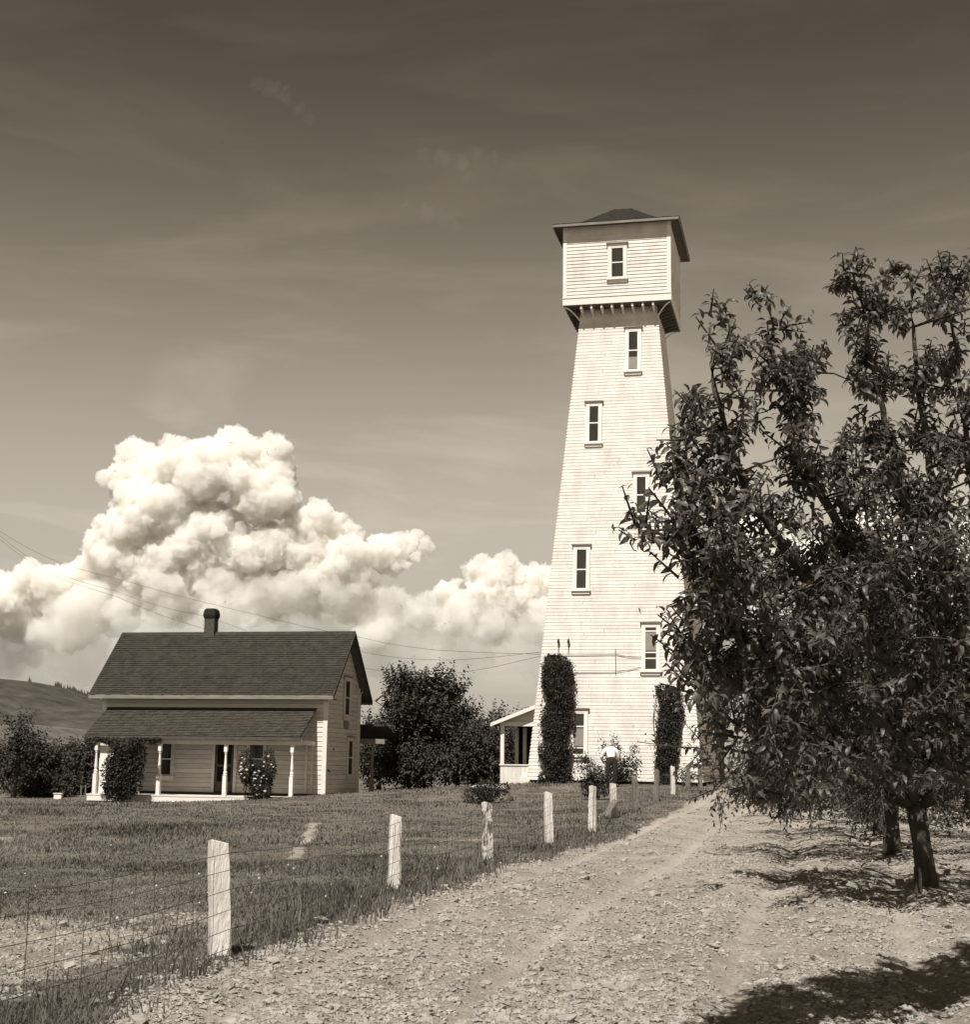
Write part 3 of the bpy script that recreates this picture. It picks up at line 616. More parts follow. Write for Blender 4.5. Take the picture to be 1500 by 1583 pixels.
window(FB2, a0, a1, b0, b1, tower, case=.13)
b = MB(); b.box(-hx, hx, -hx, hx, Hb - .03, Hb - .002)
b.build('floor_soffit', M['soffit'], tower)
hs = half(Hb - .2)
for fn, (u, n0) in faces.items():
    u = np.array(u, float); n0 = np.array(n0, float)
    for k in range(8):
        a = -hs + .10 + k * (2 * hs - .2) / 7; b = MB(); c = n0 * (hs - .02); e = n0 * (hx - .02); zt = Hb - .032
        P0 = c + u * (a - .04); P1 = c + u * (a + .04); E0 = e + u * (a - .04); E1 = e + u * (a + .04)
        b.hexa([(P0[0], P0[1], zt - .30), (P1[0], P1[1], zt - .30), (E1[0], E1[1], zt - .13), (E0[0], E0[1], zt - .13)], [(P0[0], P0[1], zt), (P1[0], P1[1], zt), (E1[0], E1[1], zt), (E0[0], E0[1], zt)])
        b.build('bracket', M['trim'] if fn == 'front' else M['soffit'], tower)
for sx in (-1, 1):
    for sy in (-1, 1):                                       # curved corner brackets
        b = MB(); pts = [np.array([sx * (hs + t_ * (hx - hs - .03)), sy * (hs + t_ * (hx - hs - .03)), Hb - .55 + .48 * math.sin(t_ * math.pi / 2)]) for t_ in np.linspace(0, 1, 6)]
        b.tube(pts, .032, 6); b.build('corner_bracket', M['trim'], tower)
# bell-cast roof
prof = [(ho, He), (2.25, He + .07), (1.95, He + .20), (1.5, He + .50), (.9, He + .96), (.35, Ha - .06), (.0, Ha)]
b = MB()
for (r0, z0), (r1, z1) in zip(prof[:-1], prof[1:]):
    for k in range(4):
        a = [(-1, -1), (1, -1), (1, 1), (-1, 1)]; p0, p1 = a[k], a[(k + 1) % 4]
        b.add([(p0[0] * r0, p0[1] * r0, z0), (p1[0] * r0, p1[1] * r0, z0), (p1[0] * r1, p1[1] * r1, z1), (p0[0] * r1, p0[1] * r1, z1)], [[0, 1, 2, 3]])
roof = b.build('roof', M['towroof'], tower)
st_ = MB(); rg = random.Random(3)
def prof_at(s):                                             # point on the profile at slope distance s from the eave
    for (r0, z0), (r1, z1) in zip(prof[:-1], prof[1:]):
        l = math.hypot(r1 - r0, z1 - z0)
        if s <= l: return r0 + (r1 - r0) * s / l, z0 + (z1 - z0) * s / l
        s -= l
    return prof[-1]
for k in range(4):
    a = [(-1, -1), (1, -1), (1, 1), (-1, 1)]; p0, p1 = np.array(a[k], float), np.array(a[(k + 1) % 4], float); u = (p1 - p0) / 2
    s = -.02
    while s < 2.7:
        r0, z0 = prof_at(max(s, 0)); r1, z1 = prof_at(s + .17); mid = (p0 + p1) / 2; x = -r0
        if s < 0: r0 += .03
        while x < r0:
            wd = rg.uniform(.11, .2); xa, xb = x + .004, min(r0, x + wd); x += wd; d = rg.uniform(.018, .03)
            if xb - xa < .03: continue
            ya, yb = max(-r1, xa), min(r1, xb)
            if yb < ya: ya = yb = (ya + yb) / 2
            A, B_ = mid * r0 + u * xa, mid * r0 + u * xb; C_, D_ = mid * r1 + u * yb, mid * r1 + u * ya
            st_.hexa([(*A, z0), (*B_, z0), (*C_, z1 + .002), (*D_, z1 + .002)], [(*A, z0 + d), (*B_, z0 + d), (*C_, z1 + .006), (*D_, z1 + .006)])
        s += .14
st_.build('shingle', M['towroof'], roof, kind='stuff')
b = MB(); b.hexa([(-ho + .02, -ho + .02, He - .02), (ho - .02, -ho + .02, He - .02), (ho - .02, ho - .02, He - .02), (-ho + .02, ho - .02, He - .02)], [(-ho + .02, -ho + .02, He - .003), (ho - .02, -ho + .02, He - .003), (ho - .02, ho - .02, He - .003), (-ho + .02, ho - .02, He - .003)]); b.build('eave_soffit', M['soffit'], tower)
for k in range(4):
    u = np.array([(1, 0, 0), (0, 1, 0), (-1, 0, 0), (0, -1, 0)][k], float); n0 = np.array([(0, -1, 0), (1, 0, 0), (0, 1, 0), (-1, 0, 0)][k], float)
    fc = Face(n0 * ho + np.array([0, 0, He - .11]), u, (0, 0, 1)); b = MB(); fc.slab(b, -ho - .022, ho + .022 - .044 * (k % 2), 0, .105, -.02, .022); b.build('fascia', M['fascia'], tower)
# lean-to at the back and the porch on the far side
ax = half(7.0)
b = MB(); z1 = 6.6
b.hexa([(-1.0, half(zb) - .3, zb - .3), (half(zb) - .02, half(zb) - .3, zb - .3), (half(zb) - .02, half(zb) + 2.6, zb - .3), (-1.0, half(zb) + 2.6, zb - .3)],
       [(-1.0, half(z1) - .3, z1), (half(z1) - .02, half(z1) - .3, z1), (half(z1) + .0, half(zb) + 2.6, z1), (-1.0, half(zb) + 2.6, z1)]); b.build('annex_wall', M['board'], tower)
for i in range(54):
    z0 = zb + .02 + i * pitch * cb; zt = z0 + pitch * cb * 1.03
    if zt > z1: break
    y0, y1_ = half(z0) + .035, half(zb) + 2.58; c4 = [(half(z0), y0, z0), (half(z0), y1_, z0), (half(zt), y1_, zt), (half(zt), y0, zt)]
    part_board('annex_board', c4, (cb, 0, sb_), M['board'], tower, t0=.032)
b = MB(); yq = half(zb) + 2.6; b.hexa([(half(zb) - .06, yq, zb - .2), (half(zb) + .06, yq, zb - .2), (half(zb) + .06, yq + .15, zb - .2), (half(zb) - .06, yq + .15, zb - .2)], [(half(z1) - .06, yq, z1), (half(z1) + .06, yq, z1), (half(z1) + .06, yq + .15, z1), (half(z1) - .06, yq + .15, z1)]); b.build('annex_corner_board', M['trim'], tower)
b = MB(); b.box(-1.2, half(z1) - .12, half(z1) + .02, yq + .1, z1 + .005, z1 + .04); b.build('annex_roof', M['towroof'], tower)
b = MB(); yy = hb + 1.0; b.tube([(half(3.2) + .09, yy, 3.2), (half(1.2) + .09, yy, 1.2)], .045, 6); b.build('downpipe', M['trim'], tower)
# side porch, to the left: low boarded wall, posts, shed roof
pzf = zb; PL0 = -hb - 1.55; py0_, py1_ = -hb + 2.2, -hb + 5.2
zr0, zr1 = 1.62, 2.55
b = MB(); b.box(PL0, -half(0) + .1, py0_, py0_ + .08, pzf - .3, pzf + .55); b.build('porch_skirt', M['board'], tower)
for k in range(9):
    b = MB(); x0 = PL0 + k * .17; b.box(x0 + .004, x0 + .166, py0_ - .02, py0_ - .001, pzf - .3, pzf + .55 - .03); b.build('skirt_board', M['board'], tower)
b = MB(); b.box(PL0 - .04, -half(0) + .05, py0_ - .06, py0_ + .12, pzf + .552, pzf + .60); b.build('porch_rail', M['trim'], tower)
for x0, y0 in ((PL0, py0_), (PL0, py1_), (PL0 + .42, py1_ - .4)):
    b = MB(); b.box(x0, x0 + .15, y0 - .02, y0 + .12, pzf + .602 if y0 == py0_ else pzf - .2, zr0 - .12); b.build('porch_post', M['trim'], tower)
b = MB(); b.box(PL0 - .03, -half(1.6) + .05, py0_ - .03, py0_ + .12, zr0 - .118, zr0 + .06); b.build('porch_beam', M['trim'], tower)
b = MB(); xr = -half(2.4) + .25
b.hexa([(PL0 - .35, py0_ - .3, zr0 - .10), (xr, py0_ - .3, zr1 - .06), (xr, py1_ + .3, zr1 - .06), (PL0 - .35, py1_ + .3, zr0 - .10)], [(PL0 - .35, py0_ - .3, zr0 - .02), (xr, py0_ - .3, zr1 + .04), (xr, py1_ + .3, zr1 + .04), (PL0 - .35, py1_ + .3, zr0 - .02)]); b.build('porch_roof', M['shingle2'], tower)
b = MB(); b.hexa([(PL0 - .36, py0_ - .335, zr0 - .14), (xr, py0_ - .335, zr1 - .12), (xr, py0_ - .302, zr1 - .12), (PL0 - .36, py0_ - .302, zr0 - .14)], [(PL0 - .36, py0_ - .335, zr0 + .0), (xr, py0_ - .335, zr1 + .05), (xr, py0_ - .302, zr1 + .05), (PL0 - .36, py0_ - .302, zr0 + .0)]); b.build('rake_board', M['trim'], tower)
b = MB(); b.add([(PL0, py0_ + .02, zr0 + .06), (xr, py0_ + .02, zr0 + .06), (xr, py0_ + .02, zr1 - .06), (PL0, py0_ + .05, zr0 + .06), (xr, py0_ + .05, zr0 + .06), (xr, py0_ + .05, zr1 - .06)], [[0, 1, 4, 3], [1, 2, 5, 4], [2, 0, 3, 5]], [[0, 2, 1], [3, 4, 5]]); b.build('porch_gable', M['hboard'], tower)
b = MB(); b.box(PL0 + .05, -half(1) + .3, py1_ + .2, py1_ + .24, pzf - .2, zr0); b.build('porch_back_wall', M['dark'], tower)
b = MB(); b.box(PL0 + 1.0, PL0 + 1.75, py0_ - .9, py0_ - .2, pzf - .3, pzf + .12); b.box(PL0 + 1.0, PL0 + 1.75, py0_ - .5, py0_ - .21, pzf + .12, pzf + .30); b.build('porch_steps', M['trim'], tower)

# another building seen between the tower and the orchard
c = W(1088, 1036, 72); sh = empty('shed', (c[0], 72, 0), -TY_, 'dark boarded outbuilding standing behind the right flank of the tower', 'shed')
b = MB(); b.box(-3, .72, 0, 4, -1.2, c[2]); b.build('wall', M['fascia'], sh)
for i in range(30):
    z0 = c[2] - .2 * (i + 1); part_board('siding_board', [(-3, 0, z0), (.74, 0, z0), (.74, 0, z0 + .2), (-3, 0, z0 + .2)], (0, -1, 0), M['fascia'], sh, t0=.03) if z0 > -1.2 else None
b = MB(); b.box(-3.2, .95, -.35, 4.3, c[2] + .003, c[2] + .14); b.build('roof', M['fascia'], sh)

# ------------------------------------------------------------------ the farmhouse
HL = (-6.1786, 58.1273, 0.0); HY_ = .2149
house = empty('farmhouse', HL, -HY_, 'small weathered white farmhouse with a steep shingled roof and a front porch', 'house')
hz, WW, DD, os_, of_, ze, zr = -1.2833, 9.6131, 4.2379, .4209, .5674, 2.5635, 5.281
slope = (zr - ze) / (DD / 2 + of_)
def roof_z(y): return ze + (min(y, DD - y) + of_) * slope      # roof underside height over the wall plane
wt = roof_z(0) - .06
b = MB(); b.box(-WW + .012, -.012, .012, DD - .012, hz - .5, wt)
b.add([(-WW + .012, .012, wt), (-.012, .012, wt), (-.012, DD - .012, wt), (-WW + .012, DD - .012, wt), (-WW + .012, DD / 2, roof_z(DD / 2) - .08), (-.012, DD / 2, roof_z(DD / 2) - .08)], [[0, 1, 5, 4], [2, 3, 4, 5]], [[1, 2, 5], [3, 0, 4]])
b.build('wall', M['soffit'], house)  # core coloured dark, standing in for shade in the gaps between boards
FH = Face((0, 0, hz), (1, 0, 0), (0, 0, 1)); FG = Face((0, 0, hz), (0, 1, 0), (0, 0, 1))
bpitch = .186
nbd = int((wt - hz) / bpitch)
for i in range(nbd):
    z0 = hz + i * bpitch; z1 = z0 + bpitch * .935
    part_board('siding_board', [(-WW + .10, 0, z0 + rnd.uniform(-.004, .004)), (-.12, 0, z0), (-.12, 0, z1), (-WW + .10, 0, z1)], (0, -1, 0), M['hboard'], house, t0=.040, t1=.022)
i = 0
while True:                                                   # gable boards, cut to the rake
    z0 = hz + i * bpitch; z1 = z0 + bpitch * .935; i += 1
    def lim(z):
        t_ = (z + .08 - ze) / slope - of_; return max(.1, t_) if z > wt - .15 else .10
    if z1 > roof_z(DD / 2) - .35: break
    l0, l1 = lim(z0), lim(z1)
    part_board('gable_board', [(0, l0, z0), (0, DD - l0, z0 + rnd.uniform(-.004, .004)), (0, DD - l1, z1), (0, l1, z1)], (1, 0, 0), M['hboard'], house, t0=.031, t1=.022)
lb = MB()
for i in range(nbd): z0 = hz + i * bpitch; lb.add(*wedge((-WW, DD - .1, z0), (-WW, .1, z0), (-WW, .1, z0 + bpitch), (-WW, DD - .1, z0 + bpitch), (-1, 0, 0))); lb.add(*wedge((-.1, DD, z0), (-WW + .1, DD, z0), (-WW + .1, DD, z0 + bpitch), (-.1, DD, z0 + bpitch), (0, 1, 0)))
lb.build('siding', M['hboard'], house, kind='stuff')
for x0, x1, y0, y1_ in ((-.13, .05, -.05, .12), (-.13, .05, DD - .12, DD + .05), (-WW - .05, -WW + .12, -.05, .12), (-WW - .05, -WW + .12, DD - .12, DD + .05)):
    b = MB(); b.box(x0, x1, y0, y1_, hz - .02, wt - .01); b.build('corner_board', M['trim'], house)
b = MB(); b.box(-WW + .2, -.2, -.052, -.002, wt - .38, wt - .02); b.build('frieze_board', M['fascia'], house)  # dark tone chosen to stand in for the deep shade under the eave
# roof planes: thick slabs with shingles on top
sl = math.hypot(DD / 2 + of_, zr - ze); cu, su_ = (DD / 2 + of_) / sl, (zr - ze) / sl
rf = MB(); th = .07
rf.hexa([(-WW - os_, -of_, ze - th), (os_, -of_, ze - th), (os_, DD / 2, zr - th), (-WW - os_, DD / 2, zr - th)], [(-WW - os_, -of_, ze), (os_, -of_, ze), (os_, DD / 2, zr), (-WW - os_, DD / 2, zr)])
rf.hexa([(-WW - os_, DD / 2, zr - th), (os_, DD / 2, zr - th), (os_, DD + of_, ze - th), (-WW - os_, DD + of_, ze - th)], [(-WW - os_, DD / 2, zr), (os_, DD / 2, zr), (os_, DD + of_, ze), (-WW - os_, DD + of_, ze)])
rf = rf.build('roof', M['soffit'], house)
shingle_slope('shingle', (-WW - os_, -of_, ze + .004), (1, 0, 0), (0, cu, su_), WW + 2 * os_, sl - .02, M['shingle'], rf, .135, 5)
shingle_slope('shingle', (os_, DD + of_, ze + .004), (-1, 0, 0), (0, -cu, su_), WW + 2 * os_, sl - .02, M['shingle'], rf, .135, 6)
b = MB(); b.hexa([(-WW - os_, DD / 2 - .13, zr - .10), (os_, DD / 2 - .13, zr - .10), (os_, DD / 2 + .13, zr - .10), (-WW - os_, DD / 2 + .13, zr - .10)], [(-WW - os_, DD / 2 - .02, zr + .045), (os_, DD / 2 - .02, zr + .045), (os_, DD / 2 + .02, zr + .045), (-WW - os_, DD / 2 + .02, zr + .045)]); b.build('ridge_cap', M['shingle'], rf)
for sy, y in ((-1, -of_), (1, DD + of_)):
    b = MB(); b.box(-WW - os_ - .01, os_ + .01, min(y, y + sy * .03) + .001 * sy, max(y, y + sy * .03), ze - .17, ze - .012); b.build('eave_board', M['fascia'], house)
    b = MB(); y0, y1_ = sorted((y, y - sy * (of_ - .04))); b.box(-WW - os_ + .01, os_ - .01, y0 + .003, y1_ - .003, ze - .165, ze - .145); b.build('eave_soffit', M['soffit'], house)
for x in (os_, -WW - os_):
    for q in (0, 1):
        y0, y1_ = (-of_, DD / 2) if q == 0 else (DD + of_, DD / 2); s_ = 1 if x > 0 else -1; xa, xb = sorted((x + .001 * s_, x + .03 * s_)); b = MB()
        ya, yb = (y0, y1_) if q == 0 else (y1_, y0); za, zc = (ze, zr) if q == 0 else (zr, ze)
        b.hexa([(xa, ya, za - .17), (xb, ya, za - .17), (xb, yb, zc - .17), (xa, yb, zc - .17)], [(xa, ya, za + .0), (xb, ya, za + .0), (xb, yb, zc + .0), (xa, yb, zc + .0)]); b.build('barge_board', M['shingle2'], house)
# gable windows and the openings of the front wall
def hwin(fc, x0, x1, y0, y1, nm='window', **k):
    (a0, b1), (a1, _), (_, b0) = local(x0, y0, fc, HL, HY_), local(x1, y0, fc, HL, HY_), local((x0 + x1) / 2, y1, fc, HL, HY_)
    return window(Face(fc.p(0, 0, .040), fc.u, fc.w), a0, a1, b0, b1, house, name=nm, case=.10, m='hboard', **k)
FGg = Face((0, 0, hz), (0, 1, 0), (0, 0, 1))
hwin(FGg, 532, 539, 1051, 1106, blind=(2.6, 3.1)); hwin(FGg, 536.5, 543, 1144, 1198)
hwin(FH, 251, 268, 1148, 1198); hwin(FH, 387, 410, 1146, 1200)
# front door, open and dark, with its frame
(a0, b1), (a1, _) = local(334.5, 1148, FH, HL, HY_), local(363.5, 1148, FH, HL, HY_)
FD = Face(FH.p(0, 0, .042), FH.u, FH.w); b = MB(); b1 = 2.28
FD.slab(b, a0 - .12, a0, .0, b1, 0, .05); FD.slab(b, a1, a1 + .12, 0, b1, 0, .05); FD.slab(b, a0 - .12, a1 + .12, b1, b1 + .12, 0, .052)
dr = b.build('door_frame', M['hboard'], house)
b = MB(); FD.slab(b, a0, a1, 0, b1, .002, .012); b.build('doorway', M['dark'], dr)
b = MB(); FD.slab(b, a0 + .04, a0 + .10, .02, b1 - .03, .014, .03); FD.slab(b, a1 - .10, a1 - .04, .02, b1 - .03, .014, .03); FD.slab(b, a0 + .1, a1 - .1, .02, .42, .014, .026); FD.slab(b, a0 + .1, a1 - .1, 1.0, 1.1, .014, .026); b.build('screen_door', M['soffit'], dr)
for px in (475, 484):
    a, _ = local(px, 1160, FH, HL, HY_); b = MB(); FH.slab(b, a - .05, a + .05, 0, 2.35, .038, .07); b.build('pilaster', M['hboard'], house)
# porch
pr, pz = local(490.7, 1094.6, FH, HL, HY_); pz += hz; plft = -WW + .05
# depth and height of the porch eave from where its right end shows
best = None
for d_ in np.arange(1.0, 3.0, .02):
    fcp = Face((0, -d_, hz), (1, 0, 0), (0, 0, 1)); a, bz = local(464, 1139, fcp, HL, HY_)
    if best is None or abs(a - pr) < best[0]: best = (abs(a - pr), d_, bz + hz)
pd, pez = best[1], best[2]
FP = Face((0, -pd + .22, hz), (1, 0, 0), (0, 0, 1))
flz = local(300, 1229.5, FP, HL, HY_)[1] + hz
prf = MB(); pl2 = local(131, 1138, Face((0, -pd, hz), (1, 0, 0), (0, 0, 1)), HL, HY_)[0]; th = .06
prf.hexa([(pl2, -pd, pez - th), (pr, -pd, pez - th), (pr, -.03, pz - th), (pl2, -.03, pz - th)], [(pl2, -pd, pez), (pr, -pd, pez), (pr, -.03, pz), (pl2, -.03, pz)])
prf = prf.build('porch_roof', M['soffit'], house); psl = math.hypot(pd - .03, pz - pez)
shingle_slope('shingle', (pl2, -pd, pez + .004), (1, 0, 0), (0, (pd - .03) / psl, (pz - pez) / psl), pr - pl2, psl, M['shingle2'], prf, .125, 8)
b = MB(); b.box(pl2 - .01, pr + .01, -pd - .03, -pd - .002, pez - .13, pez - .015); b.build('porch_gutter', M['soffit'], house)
b = MB(); b.box(pl2 + .05, pr - .02, -pd + .14, -pd + .28, pez - .32, pez - .13 + .05); b.build('porch_beam', M['trim'], house)
b = MB(); b.box(pr - .16, pr - .02, -pd + .285, -.04, pez - .30, pez - .14); b.build('porch_side_beam', M['hboard'], house)
pfl = MB(); pfl.box(pl2 + .15, pr - .03, -pd + .12, -.03, flz - .05, flz); pfl.build('porch_floor', M['hboard'], house)
b = MB(); b.box(pl2 + .17, local(440, 1230, FP, HL, HY_)[0], -pd + .135, -pd + .165, flz - .26, flz - .052); b.build('porch_skirt', M['trim'], house)
posts = [145.8, 244.3, 346.8, 450]
for px in posts:
    a, _ = local(px, 1227, FP, HL, HY_); top_ = pez - .32 - flz; o = MB()
    o.box(a - .075, a + .075, -pd + .145, -pd + .295, flz, flz + .78)
    o.lathe([(.07, flz + .78), (.085, flz + .82), (.06, flz + .86), (.082, flz + .90), (.05, flz + .96), (.062, flz + 1.05), (.052, flz + top_ * .62), (.036, flz + top_ * .80), (.055, flz + top_ * .83), (.05, flz + top_ * .86)], 12, (a, -pd + .22, 0))
    o.box(a - .065, a + .065, -pd + .155, -pd + .285, flz + top_ * .86, flz + top_); o.build('porch_post', M['white'], house, smooth=False)
# boarded screen at the end of the porch
a0 = local(149.5, 1200, FP, HL, HY_)[0]; a1 = local(196, 1200, FP, HL, HY_)[0]
b = MB(); b.box(a0, a1, -pd + .36, -pd + .39, flz + .02, pez - .4); b.build('porch_screen', M['white'], house)
for px0 in (205, 215, 224):
    a0 = local(px0, 1200, FH, HL, HY_)[0]; b = MB(); b.box(a0, a0 + .22, -.9, -.87, flz, pez - .3); b.build('screen_board', M['fascia'], house)
# chimney of bricks
(ca, _), (cb_, _) = local(318, 986, Face((0, DD / 2, hz), (1, 0, 0), (0, 0, 1)), HL, HY_), local(333.5, 986, Face((0, DD / 2, hz), (1, 0, 0), (0, 0, 1)), HL, HY_)
ctop = local(328, 957, Face((0, DD / 2, hz), (1, 0, 0), (0, 0, 1)), HL, HY_)[1] + hz; ccap = local(328, 942, Face((0, DD / 2, hz), (1, 0, 0), (0, 0, 1)), HL, HY_)[1] + hz
cy0, cy1 = DD / 2 - .22, DD / 2 + .22
b = MB(); b.box(ca + .02, cb_ - .02, cy0 + .02, cy1 - .02, zr - .8, ctop); ch = b.build('chimney', M['mortar'], rf)
ch.parent = house
bk = MB(); z = zr - .42; k = 0
while z < ctop - .02:
    off = (k % 2) * .11
    for fc, ln in ((Face((ca, cy0, z), (1, 0, 0), (0, 0, 1)), cb_ - ca), (Face((cb_, cy0, z), (0, 1, 0), (0, 0, 1)), cy1 - cy0), (Face((ca, cy1, z), (0, -1, 0), (0, 0, 1)), cy1 - cy0), (Face((cb_, cy1, z), (-1, 0, 0), (0, 0, 1)), cb_ - ca)):
        a = -off
        while a < ln - .01:
            fc.slab(bk, max(0, a), min(ln, a + .208), 0, .062, -.03, rnd.uniform(-.002, .006)); a += .22
    z += .074; k += 1
bk.build('brick', M['brick'], ch, kind='stuff')
b = MB(); cxm, cym = (ca + cb_) / 2, DD / 2; hw = (cb_ - ca) / 2
pf = [(hw * 1.0, ctop), (hw * 1.12, ctop + .06), (hw * 1.22, ctop + (ccap - ctop) * .4), (hw * 1.16, ctop + (ccap - ctop) * .62), (hw * 1.02, ccap - .03), (hw * .75, ccap + .03)]
for (r0, z0), (r1, z1) in zip(pf[:-1], pf[1:]):
    b.hexa([(cxm - r0, cym - r0, z0), (cxm + r0, cym - r0, z0), (cxm + r0, cym + r0, z0), (cxm - r0, cym + r0, z0)], [(cxm - r1, cym - r1, z1 - .001), (cxm + r1, cym - r1, z1 - .001), (cxm + r1, cym + r1, z1 - .001), (cxm - r1, cym + r1, z1 - .001)])
b.build('chimney_cap', M['soot'], ch)
# rear porch: its roof and one post show past the gable
b = MB(); x1 = 1.15; b.hexa([(-3, DD + .04, 1.48), (x1, DD + .04, 1.48), (x1, DD + 2.4, .98), (-3, DD + 2.4, .98)], [(-3, DD + .04, 1.56), (x1, DD + .04, 1.56), (x1, DD + 2.4, 1.06), (-3, DD + 2.4, 1.06)]); b.build('rear_porch_roof', M['shingle'], house)
b = MB(); b.box(-3, x1 - .05, DD + .3, DD + .42, .75, .95); b.build('rear_porch_beam', M['fascia'], house)
b = MB(); a = .55; o = MB(); o.box(a - .09, a + .09, DD + .28, DD + .46, hz - .2, hz + .55); o.lathe([(.07, hz + .55), (.085, hz + .6), (.05, hz + .68), (.065, hz + .9), (.05, .5), (.07, .75)], 10, (a, DD + .37, 0)); o.build('rear_porch_post', M['fascia'], house)
b = MB(); b.tube([(.06, DD + .02, hz), (.06, DD + .02, wt - .25), (.12, DD + .18, wt - .12)], .035, 6); b.build('downspout', M['hboard'], house)
b = MB(); b.tube([(.03, .12, hz + .95), (.10, .3, hz + .88)], .03, 5); b.build('faucet', M['dark'], house)
b = MB(); b.tube([(.02, .9, hz + 1.75), (.06, .9, hz + 1.75)], .04, 6); b.build('vent_knob', M['dark'], house)

# ------------------------------------------------------------------ wire fence
fence = empty('wire_fence', tuple(W(POSTS[0][0], POSTS[0][2], POSTS[0][3])), 0, 'fence of whitewashed wooden posts with woven wire along the tilled soil', 'fence')
fb = np.array(fence.location)
post_info = []
allp = [(None, None, None, 7.0)] + POSTS
rp = random.Random(5)
for i, (px, t_, b_, Y) in enumerate(allp):
    if px is None: x, y, h = PXY[0, 0] - 5.0 * .235, 7.0, .98
    else: p = W(px, b_, Y); q = W(px, t_, Y); x, y = p[0], p[1]; h = q[2] - p[2]
    z = float(gz(np.array([x]), np.array([y]), False)[0]); zt = (W(px, t_, Y)[2] if px else z + h)
    wid = {1: .074, 2: .062, 3: .062, 4: .066}.get(i, .065); post_info.append((x, y, z, zt))
    m_ = M['post3'] if i == 3 else M['post'] if i in (0, 1, 2, 3, 4, 5, 6, 9) else M['post2']
    bm = bmesh.new(); r0 = []
    nseg = 9; ang = {1: math.radians(25)}.get(i, rp.uniform(.1, .7)); lean = (rp.uniform(-.055, .055), rp.uniform(-.04, .04))
    if i == 1: lean = (-.055, 0)
    rings = []
    for k in range(nseg + 1):
        f = k / nseg; zz = z - .25 + (zt - z + .25) * f; s_ = wid * (1.08 - .10 * f) * (1 + rp.uniform(-.03, .03)); cx = x + lean[0] * f + rp.uniform(-.004, .004); cyy = y + lean[1] * f
        ring = []
        for q, (ax_, ay) in enumerate(((-1, -1), (1, -1), (1, 1), (-1, 1))):
            ax2, ay2 = ax_ * s_, ay * s_ * .85; xx = cx + ax2 * math.cos(ang) - ay2 * math.sin(ang); yy = cyy + ax2 * math.sin(ang) + ay2 * math.cos(ang)
            zz2 = zz + (.035 * (ax_ < 0) - .02 * (ay > 0) if k == nseg else 0); ring.append(bm.verts.new((xx - fb[0], yy - fb[1], zz2 - fb[2])))
        rings.append(ring)
    for a, b in zip(rings[:-1], rings[1:]):
        for q in range(4): bm.faces.new((a[q], a[(q + 1) % 4], b[(q + 1) % 4], b[q]))
    bm.faces.new(rings[-1]); bmesh.ops.bevel(bm, geom=[e for e in bm.edges if abs(e.verts[0].co.z - e.verts[1].co.z) > .03], offset=.008, segments=1, affect='EDGES')
    me = bpy.data.meshes.new('fence_post'); bm.to_mesh(me); bm.free(); me.polygons.foreach_set('use_smooth', np.zeros(len(me.polygons), bool)); link('fence_post', me, m_, fence)
# the broken brace leaning by the sixth post
p0, p1 = W(934, 1262, 35.2), W(951, 1238, 36.0); w = MB(); w.tube([p0 - fb, p1 - fb], [.07, .085], 4); w.build('leaning_stake', M['post2'], fence)
for hgt in (.10, .26, .43, .62, .80, .95):
    pts = []
    for (x0, y0, z0, t0), (x1, y1_, z1, t1) in zip(post_info[:-1], post_info[1:]):
        for f in np.linspace(0, 1, 7)[:-1]:
            frac = hgt / .95; za, zc = z0 + (t0 - z0) * .93 * frac, z1 + (t1 - z1) * .93 * frac
            pts.append(((x0 + (x1 - x0) * f) + .07, y0 + (y1_ - y0) * f - .03, za + (zc - za) * f - .05 * math.sin(f * math.pi) * (.5 + frac) + rp.uniform(-.008, .008)))
    pts.append((post_info[-1][0] + .06, post_info[-1][1], post_info[-1][2] + hgt * .9)); w = MB(); w.tube(np.array(pts) - fb, .0026, 4, cap=False); w.build('fence_wire', M['wire'], fence)
w = MB(); sg = 0; base_me = None
for (x0, y0, z0, t0), (x1, y1_, z1, t1) in zip(post_info[:-3], post_info[1:-2]):
    L_ = math.hypot(x1 - x0, y1_ - y0); n = int(L_ / .33)
    for k in range(1, n):
        f = k / n; x, y = x0 + (x1 - x0) * f + .07, y0 + (y1_ - y0) * f - .03; za = z0 + (z1 - z0) * f; zt = t0 + (t1 - t0) * f
        if base_me is None:
            q = MB(); q.tube([(0, 0, 0), (.004, .003, .33), (-.004, 0, .66), (0, 0, 1)], .0024, 4, cap=False); o = q.build('stay_wire', M['wire'], fence); base_me = o.data
        else: o = link('stay_wire', base_me, None, fence)
        o.location = (x - fb[0], y - fb[1], za + .02 - fb[2]); o.scale = (1, 1, (zt - za) * .90 - .03 * math.sin(f * 3.14)); o.rotation_euler = (rp.uniform(-.03, .03), rp.uniform(-.05, .05), rp.uniform(0, 6))

